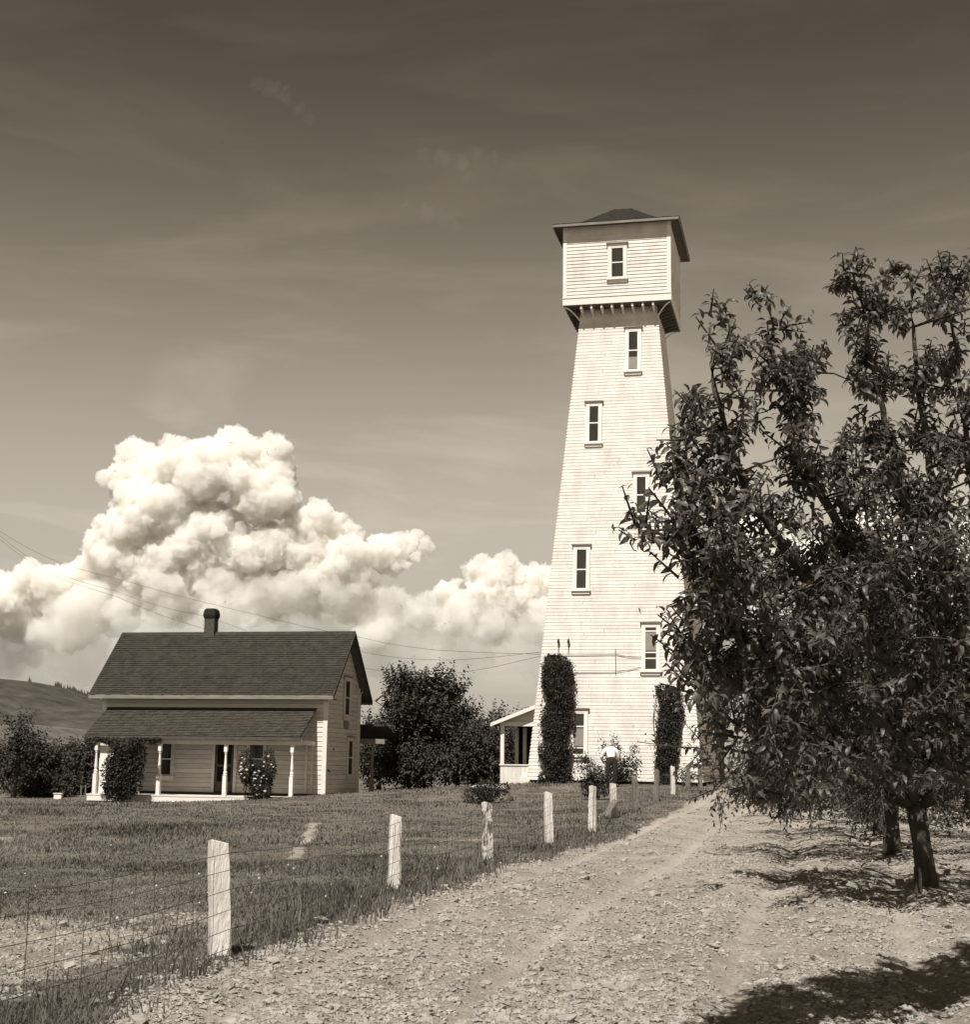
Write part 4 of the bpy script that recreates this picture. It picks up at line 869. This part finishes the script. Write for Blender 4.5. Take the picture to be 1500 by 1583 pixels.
# ------------------------------------------------------------------ power lines
def wire_line(pts_px, label, r=.008):
    P = [W(*q) for q in pts_px]; n = 14; out = []
    for a, b in zip(P[:-1], P[1:]):
        for f in np.linspace(0, 1, n)[:-1]: out.append(a + (b - a) * f)
    out.append(P[-1]); out = np.array(out); k = np.convolve(np.pad(out[:, 2], 8, 'edge'), np.ones(17) / 17, 'valid'); out[8:-8, 2] = k[8:-8]
    o0 = out[0].copy(); w = MB(); w.tube(out - o0, r, 5); o = w.build('power_line', M['insul']); o.location = tuple(o0); tag(o, label, 'power line', 'power lines strung to the tower')
wire_line([(-600, 660, 84), (0, 845, 80), (200, 902, 77), (382, 948, 74), (560, 989, 71), (672, 1006, 66), (836, 1011.5, 59)], 'highest overhead wire, clear above the ridge and chimney of the farmhouse')
wire_line([(-600, 640, 85), (0, 856, 81), (180, 920, 77), (325, 958, 75), (383, 972, 74), (560, 1013, 70), (696, 1023, 66), (836, 1008, 59)], 'middle overhead wire meeting the ridge just right of the chimney')
wire_line([(-600, 650, 86), (0, 861, 82), (180, 926, 78), (318, 976, 75.5), (440, 1010, 74), (568, 1037, 70), (700, 1046, 66), (836, 1014, 59)], 'lowest overhead wire, reaching the roof ridge left of the chimney')

# ------------------------------------------------------------------ climbing vines, shrubs
def leaf_mass(name, root_loc, P, label, cat, size, m='leaf_v', stems=None, leaf='tiny', outward=None, rng=RNG, group=None, flowers=None, twist=.6):
    root = empty(name, tuple(root_loc), 0, label, cat, group); b = np.array(root_loc, float)
    D = (outward * .5 if outward is not None else rng.normal(0, 1, P.shape)) + rng.normal(0, .8, P.shape) + np.array([0, 0, -.25])
    R = frames(D, rng=rng, twist=twist); S = size * rng.uniform(.6, 1.3, len(P)); Vt, Tt = leaf_template(leaf); v, t_ = scatter(Vt, Tt, P - b, R, S)
    if stems:
        s = MB()
        for pts, rr in stems: s.tube(np.array(pts) - b, rr, 5)
        s.build('stem', M['bark'], root, smooth=True)
    mk('foliage', v, t_, M[m], root, kind='stuff')
    if flowers is not None:
        vv, ff = ICO[1]
        for q in flowers:
            o = link('flower', flowers_me(), None, root); o.location = tuple(np.array(q) - b); s_ = rng.uniform(.03, .055); o.scale = (s_, s_, s_ * .8)
    return root
_fm = []
def flowers_me():
    if not _fm:
        v, f = ICO[2]; me = bpy.data.meshes.new('flower'); v = v * (1 + .25 * np.sin(np.arctan2(v[:, 1], v[:, 0]) * 5) * (np.abs(v[:, 2]) < .9))[:, None]
        me.from_pydata(v.tolist(), [], f.tolist()); me.materials.append(M['flower']); _fm.append(me)
    return _fm[0]
def to_world(loc, yaw, p): c, s_ = math.cos(yaw), math.sin(yaw); p = np.atleast_2d(p); return np.stack([loc[0] + p[:, 0] * c + p[:, 1] * s_, loc[1] - p[:, 0] * s_ + p[:, 1] * c, loc[2] + p[:, 2]], -1)
def vine_on_tower(outline, n, label, seed, depth=.42):
    """outline: (py, px_left, px_right) rows down the vine"""
    rng = np.random.default_rng(seed); ys = np.array([o[0] for o in outline]); P, Dn = [], []
    a = np.array([[*local(o[1], o[0], FT, TL, TY_), *local(o[2], o[0], FT, TL, TY_)] for o in outline])
    bs, l, r = a[:, 1], a[:, 0], a[:, 2]; o = np.argsort(bs); bs, l, r = bs[o], l[o], r[o]
    while len(P) < n:
        b = rng.uniform(bs[0] - .1, bs[-1]); lo, hi = np.interp(b, bs, l), np.interp(b, bs, r); x = rng.uniform(-1, 1); w_ = (hi - lo) / 2
        nn = vnoise(np.array([[x * w_ * 2.2, b * 1.9, seed]]), seed)[0] * .7 + .3 * vnoise(np.array([[x * w_ * 6, b * 5, seed]]), seed + 1)[0]
        if abs(x) > .50 + .72 * nn + (.25 if rng.random() < .06 else 0): continue
        dmax = depth * math.sqrt(max(.05, 1 - x * x * .9)) * (.45 + .8 * nn) * min(1, (bs[-1] - b) / .5 + .3)
        d = dmax * rng.uniform(.25, 1) ** .6; P.append(FT.p((lo + hi) / 2 + x * w_, b, d + .05)); Dn.append(FT.n * 1.0 + FT.u * x * .8)
    Pw = to_world(TL, TY_, np.array(P)); Dw = to_world((0, 0, 0), TY_, np.array(Dn))
    cx0 = (np.interp(0, bs, l) + np.interp(0, bs, r)) / 2; stems = []
    for k in range(4):
        pts = to_world(TL, TY_, np.array([FT.p(cx0 + (k - 1.5) * .22 + .12 * math.sin(q * 2 + k), q, .10) for q in np.linspace(-.15, bs[-1] * .85, 9)])); stems.append((pts, np.linspace(.035, .01, 9)))
    rl = to_world(TL, TY_, FT.p(cx0, 0, .1))[0]
    return leaf_mass('climbing_vine', rl, Pw, label, 'vine', .085, 'leaf_v', stems, outward=Dw, rng=rng, group=None)
vine_on_tower([(1013, 848, 868), (1018, 842, 882), (1030, 838, 890), (1055, 837, 893), (1085, 836, 893), (1110, 834, 890), (1150, 832, 889), (1180, 833, 890), (1205, 834, 892), (1214, 832, 898)], 15000, 'dense dark vine climbing the tower wall beside the lowest window', 3, .55)
vine_on_tower([(1060, 1012, 1040), (1066, 1010, 1056), (1085, 1011, 1059), (1110, 1013, 1058), (1135, 1016, 1054), (1160, 1012, 1050), (1185, 1011, 1049), (1205, 1012, 1046), (1212, 1010, 1046)], 8000, 'slimmer ragged vine climbing the tower near its right corner', 5, .4)
# leafy shrub against the tower and the dark bush before it
rng = np.random.default_rng(21); sh0 = W(948, 1211, 56.0); stems, P = [], []
for px, py in ((885, 1157), (905, 1172), (933, 1146), (950, 1137), (955, 1150), (972, 1170), (985, 1151), (984, 1180), (968, 1196), (925, 1185), (893, 1180), (940, 1165), (958, 1175)):
    tip = W(px, py, 56.1 + rng.uniform(-.3, .2)); c = curve_pts(sh0 + rng.normal(0, .05, 3), tip, 7, wob=.05, rng=rng, up=-.06); stems.append((c, np.linspace(.018, .005, 7)))
    for q in range(230): f = rng.beta(4, 1.4); i_ = f * 6; i0 = int(min(5, i_)); P.append(c[i0] + (c[i0 + 1] - c[i0]) * (i_ - i0) + rng.normal(0, .10, 3) * np.array([1, 1, 1.2]))
leaf_mass('tall_shrub', sh0, np.array(P), 'open leafy shrub with upright stems behind the bending man', 'shrub', .085, 'leaf_v', stems, rng=rng)
def bush(name, px, py, Y, w_, h, n, label, cat='bush', size=.08, seed=1, m='leaf_v', d=None, flowers=0, group=None, lumps=7, leaf='tiny'):
    rng = np.random.default_rng(seed); b = W(px, py, Y); b[2] = min(b[2], float(gz(b[:1], b[1:2])[0]) + .02); d = d or w_
    P = []; cs = [(b + np.array([rng.uniform(-.5, .5) * w_, rng.uniform(-.4, .4) * d, h * rng.uniform(.25, .8)]), rng.uniform(.28, .45)) for _ in range(lumps)]
    while len(P) < n:
        c, r = cs[rng.integers(len(cs))]; q = rng.normal(0, 1, 3); q /= np.linalg.norm(q); p = c + q * np.array([w_, d, h]) * r * rng.uniform(.5, 1.0) ** .5
        if p[2] > b[2] - .05: P.append(p)
    P = np.array(P); cc = b + np.array([0, 0, h * .4]); stems = [(curve_pts(b, cs[k][0], 5, rng=rng), np.linspace(.03 * h ** .5, .008, 5)) for k in range(min(5, lumps))]
    fl = None
    if flowers: o = P - cc; front = P[(o[:, 1] < 0)]; o = front - cc; ex = np.argsort(o[:, 1] + rng.normal(0, .12, len(o)))[:flowers * 12]; fl = front[rng.choice(ex, flowers, replace=False)] + np.array([0, -.04, 0])
    return leaf_mass(name, b, P, label, cat, size, m, stems, outward=(P - cc), rng=rng, group=group, flowers=fl, leaf=leaf)
bush('bush', 925, 1228, 46, .62, .85, 1500, 'small dark bush in the grass in front of the bending man', seed=3, size=.09)
bush('bush', 1056, 1214, 54.5, .8, .5, 500, 'low weedy bush at the foot of the slimmer vine', seed=4, size=.08)
bush('flowering_bush', 396, 1233, 56.1, .9, 1.75, 7500, 'dark rose bush dotted with pale blooms before the porch', seed=6, flowers=34, size=.075, lumps=12)
bush('porch_vine', 190, 1238, 57.1, 1.05, 2.2, 12000, 'dark climbing shrub covering the far end of the farmhouse porch', 'shrub', seed=8, size=.10, d=.6, lumps=18)
bush('eave_creeper', 186, 1146, 57.2, 2.6, .30, 1500, 'thin creeper hanging along the porch eave above the dark shrub', 'creeper', seed=9, size=.10, d=.3, lumps=9) if False else None
_r = np.random.default_rng(77); n_q = 2600; u_q = _r.uniform(131, 250, n_q); k_q = vnoise(np.stack([u_q / 14, u_q * 0, u_q * 0], -1), 6); p_q = np.array([W(u_, 1140 + (4 + 34 * k_ * max(.15, 1 - abs(u_ - 185) / 75)) * q_, 56.9 + r_) for u_, k_, q_, r_ in zip(u_q, k_q, _r.random(n_q), _r.uniform(-.12, .15, n_q))])
leaf_mass('eave_creeper', p_q[0] * 0 + W(131, 1142, 57.2), p_q, 'thin creeper hanging in a ragged fringe from the porch eave', 'creeper', .085, rng=_r)
bush('bush', 752, 1238, 44.5, .95, .62, 1600, 'low round bush below the pale stone beside the tower lawn', seed=10, size=.08)
# pale flat stone lying on the mound
c = W(757, 1218, 45.5); v, f = ICO[3]; vv = v * np.array([.62, .45, .12]) * (1 + .18 * fbm(v * 2.5, 3, 5))[:, None]; o = mk('flat_stone', vv, f, M['stone'], smooth=True); o.location = tuple(c); tag(o, 'pale flat rounded stone slab resting above a low bush on the lawn', 'stone')
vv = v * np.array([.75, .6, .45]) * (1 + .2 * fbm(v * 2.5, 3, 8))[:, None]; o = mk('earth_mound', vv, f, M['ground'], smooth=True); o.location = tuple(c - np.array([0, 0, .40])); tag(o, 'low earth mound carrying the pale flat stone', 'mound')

# ------------------------------------------------------------------ trees beyond
def far_tree(px, base_py, top_py, halfw, Y, seed, label, ncl=60, per=9, lsize=.22, name='tree', up=.8, low=.12, rz_k=1.0, twigs=6, nz=.4, dk=.7, cat='tree', group='trees beyond the lawn', clr=.55, leaf='tiny'):
    rng = np.random.default_rng(seed); b = W(px, base_py, Y); t_ = W(px, top_py, Y)[2]; h = t_ - b[2]; r = abs(W(px + halfw, base_py, Y)[0] - b[0]); base = np.array([b[0], Y, b[2] - .1])
    tp = [base, base + [0.05, 0, h * .25], base + [-.05, 0, h * .5], base + [0, 0, h * .8]]; k = max(.06, h * .028)
    limbs = []
    for q in range(7):
        a = q * .9 + rng.normal(0, .2); s_ = base + np.array([0, 0, h * (.2 + .07 * q)]); e = base + np.array([math.cos(a) * r * .75, math.sin(a) * r * dk * .75, h * (.45 + .07 * q)]); limbs.append((curve_pts(s_, e, 5, rng=rng), np.linspace(k * .6, .02, 5)))
    c = base + np.array([0, 0, h * (low + 1) / 2]); cl = blob_points(c, r, r * dk, h * (1 - low) / 2 * .97, ncl, rng, .25, seed=seed, nz=nz)
    return make_tree(name, base, cl, clr, limbs, (tp, [k * 1.2, k, k * .7, k * .3]), label, cat, leaf=leaf, lsize=lsize, per=per, twigs=twigs, tw_len=clr * 1.5, m='leaf_d', group=group, up=up, rng=rng, thick=.05)
far_tree(652, 1222, 1030, 100, 66, 31, 'big dark tree with upright sprays between farmhouse and tower', 230, per=15, lsize=.22, clr=.6, up=1.5, nz=.6, low=0, twigs=7)
far_tree(706, 1222, 1072, 48, 68, 32, 'shorter dark tree at the tower side of the big tree', 90, per=13, lsize=.20, low=0, up=1.5, nz=.6)
far_tree(766, 1222, 1092, 38, 71, 33, 'loose topped tree left of the tower side porch', 90, per=11, lsize=.21, nz=.5, low=0)
far_tree(812, 1222, 1094, 30, 78, 34, 'thin spiky tree rising behind the side porch roof', 60, per=10, lsize=.2, nz=.6, low=0)
far_tree(585, 1224, 1098, 40, 74, 35, 'dark tree growing behind the rear porch post', 80, per=10, lsize=.22, low=0)
far_tree(730, 1224, 1130, 60, 64, 36, 'broad low thicket under the trees beside the tower', 120, per=12, lsize=.2, name='thicket', cat='thicket', low=0)
far_tree(632, 1224, 1140, 52, 65, 37, 'leafy thicket at the foot of the big dark tree', 120, per=12, lsize=.18, name='thicket', cat='thicket', low=0)
far_tree(20, 1236, 1100, 15, 64, 38, 'small conifer with a thin leader at the edge of the lawn', 50, per=11, lsize=.17, name='conifer', up=.25, nz=.3)
for k, (px, ty, hw, Y, lb_) in enumerate([(52, 1148, 34, 70, 'rounded dark tree right of the small conifer'), (95, 1150, 34, 73, 'rounded tree between the conifer and the porch'), (132, 1153, 28, 70, 'dark tree touching the porch eave of the farmhouse'), (-30, 1142, 42, 74, 'dark tree left of the small conifer')]):
    far_tree(px, 1232, ty, hw, Y, 40 + k, lb_, 95, per=11, lsize=.22, low=0, dk=.6, nz=.25)
far_tree(75, 1238, 1198, 62, 66, 48, 'low hedge of bushes in front of the rounded trees', 110, per=10, lsize=.17, name='hedge', cat='hedge', low=0, dk=.3, clr=.35)
w = MB(); c = W(90, 1233, 63); w.box(-.16, .16, -.12, .12, -.05, .17); w.box(-.19, .19, -.15, .15, .171, .20); o = w.build('white_box', M['white']); o.location = (c[0], 63, c[2]); tag(o, 'small white box standing in the grass by the dark hedge', 'box')
for px in (124, 131): w = MB(); c = W(px, 1236, 63); w.tube([(0, 0, -.1), (.02, 0, .25), (0, 0, .62)], [.03, .028, .022], 5); o = w.build('garden_stake', M['post2']); o.location = tuple(c); tag(o, 'thin wooden stake near the hedge, %s the porch' % ('second from' if px == 124 else 'closest to'), 'stake', 'garden stakes')

# ------------------------------------------------------------------ orchard
orchard_tree(5.41, 18.0, 4.3, 2.6, 51, 'pear tree with the thick dark trunk standing clear beside the cut stub', ncl=90, lsize=.10, per=12, twigs=11, low=1.05, trunk_r=.115, lean=-.12, fork=1.05)
orchard_tree(6.66, 24.0, 4.3, 2.8, 52, 'second pear tree whose short trunk shows just behind the thick one', ncl=95, lsize=.105, per=10, twigs=10, low=.75, trunk_r=.13)
orchard_tree(8.1, 30.0, 5.0, 2.9, 53, 'third pear tree along the row, low branches sweeping the soil', ncl=90, lsize=.115, per=9, twigs=9, low=.35, trunk_r=.13)
orchard_tree(9.4, 36.5, 5.0, 3.1, 54, 'fourth pear tree along the row toward the tower', ncl=60, lsize=.13, per=9, twigs=8, low=.5, leaf='tiny')
orchard_tree(11.0, 44, 5.0, 3.2, 55, 'fifth pear tree along the row, seen through the lower branches', ncl=60, lsize=.15, per=9, twigs=8, low=.4, leaf='tiny')
for k, (x, y, lb_) in enumerate([(13.0, 53, 'pale leaved pear tree nearest the white tower'), (12.3, 24, 'pear tree of the next row, beside the second trunk'), (14.2, 33, 'pear tree of the next row, behind the third tree'), (16.4, 43, 'far pear tree of the next row, level with the fifth tree'), (15.5, 62, 'distant pear tree closing the orchard past the tower'), (21, 55, 'most distant pear tree, at the orchard end beneath the branches')]):
    orchard_tree(x, y, 5.2, 3.3, 60 + k, lb_, ncl=55, lsize=.16, per=9, twigs=8, low=.3, leaf='tiny')

# the near pear tree whose crown fills the right of the view
rng = np.random.default_rng(99); bx, by = 4.95, 10.4; bz = float(gz(np.array([bx]), np.array([by]))[0]); fork = np.array([bx - .1, by, bz + .95])
def yq(px): return float(np.interp(px, [940, 1050, 1200, 1300, 1400, 1500, 1650], [8.0, 8.1, 8.6, 9.1, 9.6, 10.0, 10.4]))
LIMB = [
    [(1600, 1230), (1490, 1195), (1400, 1140), (1300, 1088), (1200, 1040), (1130, 960), (1075, 880), (1050, 850), (1005, 822)],
    [(1600, 1200), (1430, 1080), (1310, 960), (1210, 850), (1150, 760), (1115, 650), (1102, 570), (1098, 500)],
    [(1600, 1180), (1440, 1000), (1330, 870), (1270, 770), (1222, 640), (1203, 560), (1190, 482)],
    [(1620, 1160), (1470, 980), (1410, 820), (1368, 660), (1345, 540), (1316, 415)],
    [(1620, 1160), (1500, 950), (1455, 800), (1425, 650), (1412, 530), (1407, 425)],
    [(1640, 1160), (1540, 900), (1500, 740), (1482, 590), (1466, 412)],
    [(1600, 1240), (1450, 1190), (1350, 1180), (1250, 1140), (1160, 1080), (1105, 1030), (1074, 1003)],
    [(1620, 1200), (1520, 1050), (1440, 940), (1370, 870), (1300, 790), (1291, 690)],
    [(1230, 760), (1238, 650), (1242, 570)],
    [(1130, 960), (1085, 850), (1070, 780), (1046, 745)],
]
limbs = []
for li, lp in enumerate(LIMB):
    p = [W(x_, y_, yq(x_)) for x_, y_ in lp]; p = np.array(([fork] if li < 8 else []) + p); t0 = np.arange(len(p)); tt = np.linspace(0, len(p) - 1, (len(p) - 1) * 4 + 1); pts = np.stack([np.interp(tt, t0, p[:, k]) for k in range(3)], -1)
    ker = np.array([1, 2, 3, 2, 1]) / 9; q = pts.copy()
    for k in range(3): q[2:-2, k] = np.convolve(pts[:, k], ker, 'valid')
    q[1:-1] += rng.normal(0, .010, q[1:-1].shape); limbs.append((q, np.linspace(.06 if li < 8 else .02, .006, len(q))))
cl, cr2, tws = [], [], []
def lc(px, py, n=1, j=18, r=.16, t=1.0):
    n = int(n * (.44 if py < 720 else .42 if py < 900 else .60) + .5)
    for _ in range(n):
        x_, y_ = px + rng.normal(0, j), py + rng.normal(0, j); cl.append(W(x_, y_, yq(x_) + rng.normal(0, .25 if py < 720 else .5))); cr2.append(r * rng.uniform(.8, 1.2)); tws.append(t)
for li, (q, _) in enumerate(limbs):                           # leafy shoots follow the limbs beyond the bare inner part
    L_ = np.concatenate([[0], np.cumsum(np.linalg.norm(np.diff(q, axis=0), axis=1))]); s_ = L_[-1] * (.42 if li < 8 else .05)
    while s_ < L_[-1] + .02:
        p_ = np.array([np.interp(s_, L_, q[:, k]) for k in range(3)]); f = s_ / L_[-1]; cl.append(p_ + rng.normal(0, .05, 3)); cr2.append(.10 if f > .7 else .14); tws.append(.62 if f > .7 else .9); s_ += .125
for px, py, n, j in [(1055, 745, 4, 10), (1085, 735, 6, 14), (1085, 645, 5, 12), (1075, 670, 4, 9), (1115, 705, 8, 20), (1160, 640, 5, 18), (1118, 545, 4, 9), (1215, 580, 7, 12), (1240, 570, 8, 11), (1235, 600, 6, 14), (1225, 690, 7, 18),
                     (1078, 800, 8, 18), (1090, 860, 11, 20), (1150, 830, 13, 26), (1150, 900, 14, 28), (1115, 940, 11, 20), (1220, 880, 12, 28), (1250, 960, 14, 30), (1180, 1000, 13, 28), (1290, 750, 6, 18), (1350, 700, 9, 20), (1330, 790, 10, 26), (1400, 760, 10, 24), (1460, 800, 12, 24), (1440, 690, 9, 20), (1485, 700, 8, 16), (1352, 600, 8, 14), (1335, 540, 7, 11), (1316, 445, 5, 9), (1345, 475, 4, 8), (1462, 480, 8, 11), (1478, 560, 9, 14), (1458, 440, 4, 8), (1490, 630, 7, 12), (1415, 590, 5, 9),
                     (1300, 880, 15, 30), (1380, 880, 15, 30), (1450, 900, 15, 30), (1340, 980, 16, 32), (1430, 1000, 16, 32), (1480, 1080, 13, 28), (1400, 1090, 15, 30), (1310, 1070, 14, 30), (1230, 1080, 12, 28), (1165, 1060, 9, 20), (1118, 1062, 6, 12), (1142, 1115, 5, 11), (1185, 1180, 7, 15), (1212, 1222, 6, 12), (1240, 1170, 7, 20), (1330, 1160, 8, 24), (1430, 1160, 8, 24), (1068, 1002, 4, 12), (1058, 1000, 2, 7), (1012, 838, 5, 9), (988, 818, 2, 6), (1085, 1032, 4, 12)]:
    lc(px, py, n, j, .15 if py > 700 else .11, .95 if py > 700 else .7)
for _ in range(48): cl.append(np.array([bx + rng.uniform(-.9, 2.6), by + rng.uniform(-2.6, .4), bz + rng.uniform(1.5, 4.4)])); cr2.append(.22); tws.append(1.4)
cl = np.array(cl); cr2 = np.array(cr2)
make_tree('pear_tree', (bx, by, bz - .05), cl, cr2, limbs, ([(bx + .05, by, bz - .2), (bx, by, bz + .3), tuple(fork - [0, 0, .1]), tuple(fork)], [.20, .15, .13, .12]),
          'nearest pear tree with big arching leaves, its crown overlapping the tower', 'tree', leaf='big', lsize=.086, per=10, twigs=4.2, tw_len=.25, m='leaf', up=.75, keep=300, thick=.009, group='pear trees in the orchard row', rng=rng, droop=.5, tws=tws, near=True)
w = MB(); c = W(1419, 1366, 17.2); w.tube([(0, 0, -.1), (.01, 0, .05), (0, 0, .19)], [.05, .045, .042], 8); o = w.build('cut_stub', M['bark']); o.location = tuple(c); tag(o, 'short cut wooden stub beside the thick pear trunk', 'stump')

# ------------------------------------------------------------------ person, bending forward, seen from behind
def skin_mesh(name, J, E, R, m, parent, root=0):
    me = bpy.data.meshes.new(name); me.from_pydata(J, E, []); o = link(name, me, m, parent)
    o.modifiers.new('skin', 'SKIN'); me.skin_vertices[0].data[root].use_root = True
    for i, r in enumerate(R): me.skin_vertices[0].data[i].radius = (r, r) if not isinstance(r, tuple) else r
    o.modifiers['skin'].use_smooth_shade = True; s = o.modifiers.new('sub', 'SUBSURF'); s.levels = s.render_levels = 2
    return o
c = W(945.5, 1214, 53.2); pe = empty('person', tuple(c), .0, 'man in a white shirt and dark trousers bending forward with his back turned', 'person')
J = [(0, 0, .92), (0, .10, 1.05), (0, .30, 1.24), (0, .42, 1.30), (0, .50, 1.28), (0, .60, 1.22),        # pelvis, waist, chest, neck base, neck, head
     (-.11, 0, .86), (-.14, -.02, .47), (-.15, .03, .08), (-.15, -.12 + .27, .03),
     (.11, 0, .86), (.14, -.02, .47), (.15, .03, .08), (.15, .15, .03),
     (-.21, .36, 1.25), (-.33, .42, 1.00), (-.27, .60, .86), (-.23, .67, .82), (.21, .36, 1.25), (.30, .44, .98), (.22, .60, .82), (.19, .67, .78)]
E = [(0, 1), (1, 2), (2, 3), (3, 4), (4, 5), (0, 6), (6, 7), (7, 8), (8, 9), (0, 10), (10, 11), (11, 12), (12, 13), (3, 14), (14, 15), (15, 16), (16, 17), (3, 18), (18, 19), (19, 20), (20, 21)]
R = [.13, .125, .14, .08, .055, .10, .085, .06, .04, .04, .085, .06, .04, .04, .06, .045, .032, .035, .06, .045, .032, .035]
skin_mesh('body', J, E, R, M['skin'], pe)
for s_ in (-1, 1):                                             # five fingers on each hand, curled round the stems
    for k in range(5):
        a = np.array([-(.225 + .018 * (k - 2)) if s_ < 0 else .185 + .018 * (k - 2), .68, .81 if s_ < 0 else .77]); dv = np.array([s_ * (-.05 if k else .05), .05 - .005 * k, -.02 - .01 * (k % 2)]); w = MB(); w.tube([a, a + dv * .6, a + dv + np.array([0, -.01, -.025])], [.011, .010, .008], 6); w.build('finger', M['skin'], pe, smooth=True)
skin_mesh('shirt', [J[0], J[1], J[2], J[3], J[14], J[15], tuple(np.array(J[15]) * .5 + np.array(J[16]) * .5), J[18], J[19], tuple(np.array(J[19]) * .5 + np.array(J[20]) * .5)], [(0, 1), (1, 2), (2, 3), (3, 4), (4, 5), (5, 6), (3, 7), (7, 8), (8, 9)], [.155, .165, .19, .12, .095, .075, .06, .095, .075, .06], M['cloth'], pe)
skin_mesh('trousers', [J[0], (0, .05, .99), J[6], J[7], J[8], J[10], J[11], J[12]], [(0, 1), (0, 2), (2, 3), (3, 4), (0, 5), (5, 6), (6, 7)], [.175, .165, .12, .09, .075, .12, .09, .075], M['trouser'], pe)
v, f = ICO[3]; vv = v * np.array([.115, .115, .09]) + np.array([0, .60, 1.27]); mk('hair', vv, f, M['hair'], pe, smooth=True)

# ------------------------------------------------------------------ soil clods and grass, merged masses
def in_view_points(n, y0, y1, test, rng, xr=(-.42, .42)):
    out = []
    while sum(len(o) for o in out) < n:
        k = n; t_ = rng.random(k); y = y0 * y1 / (y1 - t_ * (y1 - y0)); x = y * rng.uniform(xr[0], xr[1], k); m_ = test(x, y); out.append(np.stack([x[m_], y[m_]], -1))
    return np.vstack(out)[:n]
rng = np.random.default_rng(5)
OCT = (np.array([(1, 0, 0), (0, 1, 0), (-1, 0, 0), (0, -1, 0), (0, 0, 1), (0, 0, -1)], float), np.array([(0, 1, 4), (1, 2, 4), (2, 3, 4), (3, 0, 4), (1, 0, 5), (2, 1, 5), (3, 2, 5), (0, 3, 5)]))
for (v, f), n, s0, s1, pw, lb_ in ((OCT, 115000, .004, .022, 2.4, 'fine loose crumbs of dry soil covering the tilled ground'), (ICO[1], 1700, .014, .048, 3.0, 'larger broken clods lying on the tilled ground')):
    P = in_view_points(n, 6.3, 42, lambda x, y: soil_d(x, y) > -.1 - .3 * rng.random(len(x)), rng); P = P[(vnoise(np.stack([P[:, 0] * 1.6, P[:, 1] * .7, P[:, 0] * 0], -1), 4) + rng.random(len(P)) * .9 > .62) & (rut(P[:, 0], P[:, 1]) * .95 < rng.random(len(P)))]
    yard = in_view_points(n // 25, 8, 19, lambda x, y: (bare(x, y) > .45) & (soil_d(x, y) < 0), rng); P = np.vstack([P, yard])
    z = gz(P[:, 0], P[:, 1]); k = len(P); S = (s0 + (s1 - s0) * rng.random(k) ** pw) * (1 + P[:, 1] * .02)
    R = frames(rng.normal(0, 1, (k, 3)), rng=rng); V3 = np.einsum('nij,kj->nki', R, v) * (1 + rng.uniform(-.5, .45, (k, len(v), 1))) * (S[:, None, None] * np.array([1.3, 1.1, .75])) + np.stack([P[:, 0], P[:, 1], z + S * .15], -1)[:, None]
    T = (f[None] + (np.arange(k) * len(v))[:, None, None]).reshape(-1, 3); o = mk('soil_crumbs' if n > 9999 else 'soil_clods', V3.reshape(-1, 3), T, M['clod'], kind='stuff'); tag(o, lb_)
def blades(name, P, h, w_, m, label, rng, lean=.5):
    z = gz(P[:, 0], P[:, 1]); k = len(P); a = rng.uniform(0, 6.28, k); d = np.stack([np.cos(a), np.sin(a), 0 * a], -1); l = rng.uniform(.1, lean, k)[:, None] * h[:, None]; a2 = rng.uniform(0, 6.28, k); ld = np.stack([np.cos(a2), np.sin(a2), 0 * a], -1)
    b = np.stack([P[:, 0], P[:, 1], z - .01], -1); ww = w_[:, None]; up = np.array([0, 0, 1.0])
    V4 = np.stack([b - d * ww, b + d * ww, b + up * h[:, None] * .55 + ld * l * .35 + d * ww * .8, b + up * h[:, None] * .55 + ld * l * .35 - d * ww * .8, b + up * h[:, None] + ld * l], 1); i = np.arange(k)[:, None] * 5
    o = mk(name, V4.reshape(-1, 3), [i + np.array([[0, 1, 2, 3]]), i + np.array([[3, 2, 4]])], M[m], kind='stuff'); tag(o, label)
P = in_view_points(150000, 8, 64, lambda x, y: (soil_d(x, y) < 0) & (bare(x, y) + rng.uniform(-.35, .35, len(x)) < .42), rng, (-.40, .2))
nzv = fbm(np.stack([P[:, 0] * .7, P[:, 1] * .7, P[:, 0] * 0], -1), 3, 15); h = (.022 + .075 * np.clip(nzv + .2, 0, 1)) * rng.uniform(.4, 1.5, len(P)) * (1 + P[:, 1] * .006)
blades('grass', P, h, .0035 * (1 + P[:, 1] * .09), 'grass', 'rough short grass of the farmhouse lawn', rng, .9)
P = in_view_points(17000, 8.5, 56, lambda x, y: np.abs(x - fence_x(y) - .05 - .25 * rng.normal(0, 1, len(x)) ) < .45, rng, (-.40, .2)); cl_ = vnoise(np.stack([P[:, 0] * 1.5, P[:, 1] * 1.1, P[:, 0] * 0], -1), 8); P = P[(cl_ + .25 * rng.normal(0, 1, len(P)) > .52 + .22 * np.clip((13.5 - P[:, 1]) / 4, 0, 1)) & (soil_d(P[:, 0], P[:, 1]) < .25)]
blades('tall_grass', P, .04 + .22 * rng.random(len(P)) ** 2.6, .003 * (1 + P[:, 1] * .10), 'weed', 'taller weeds and grass growing along the wire fence', rng, .6)

rng = np.random.default_rng(8); P = in_view_points(36, 14, 45, lambda x, y: (soil_d(x, y) < -.2), rng, (-.36, .1)); z = gz(P[:, 0], P[:, 1]); v, f = ICO[1]; S = rng.uniform(.006, .013, len(P)) * (1 + P[:, 1] * .02)
V3 = v[None] * S[:, None, None] + np.stack([P[:, 0], P[:, 1], z + .06], -1)[:, None]; T = (f[None] + (np.arange(len(P)) * len(v))[:, None, None]).reshape(-1, 3)
tag(mk('wildflowers', V3.reshape(-1, 3), T, M['flower'], kind='stuff'), 'tiny pale wildflower heads dotted through the lawn')
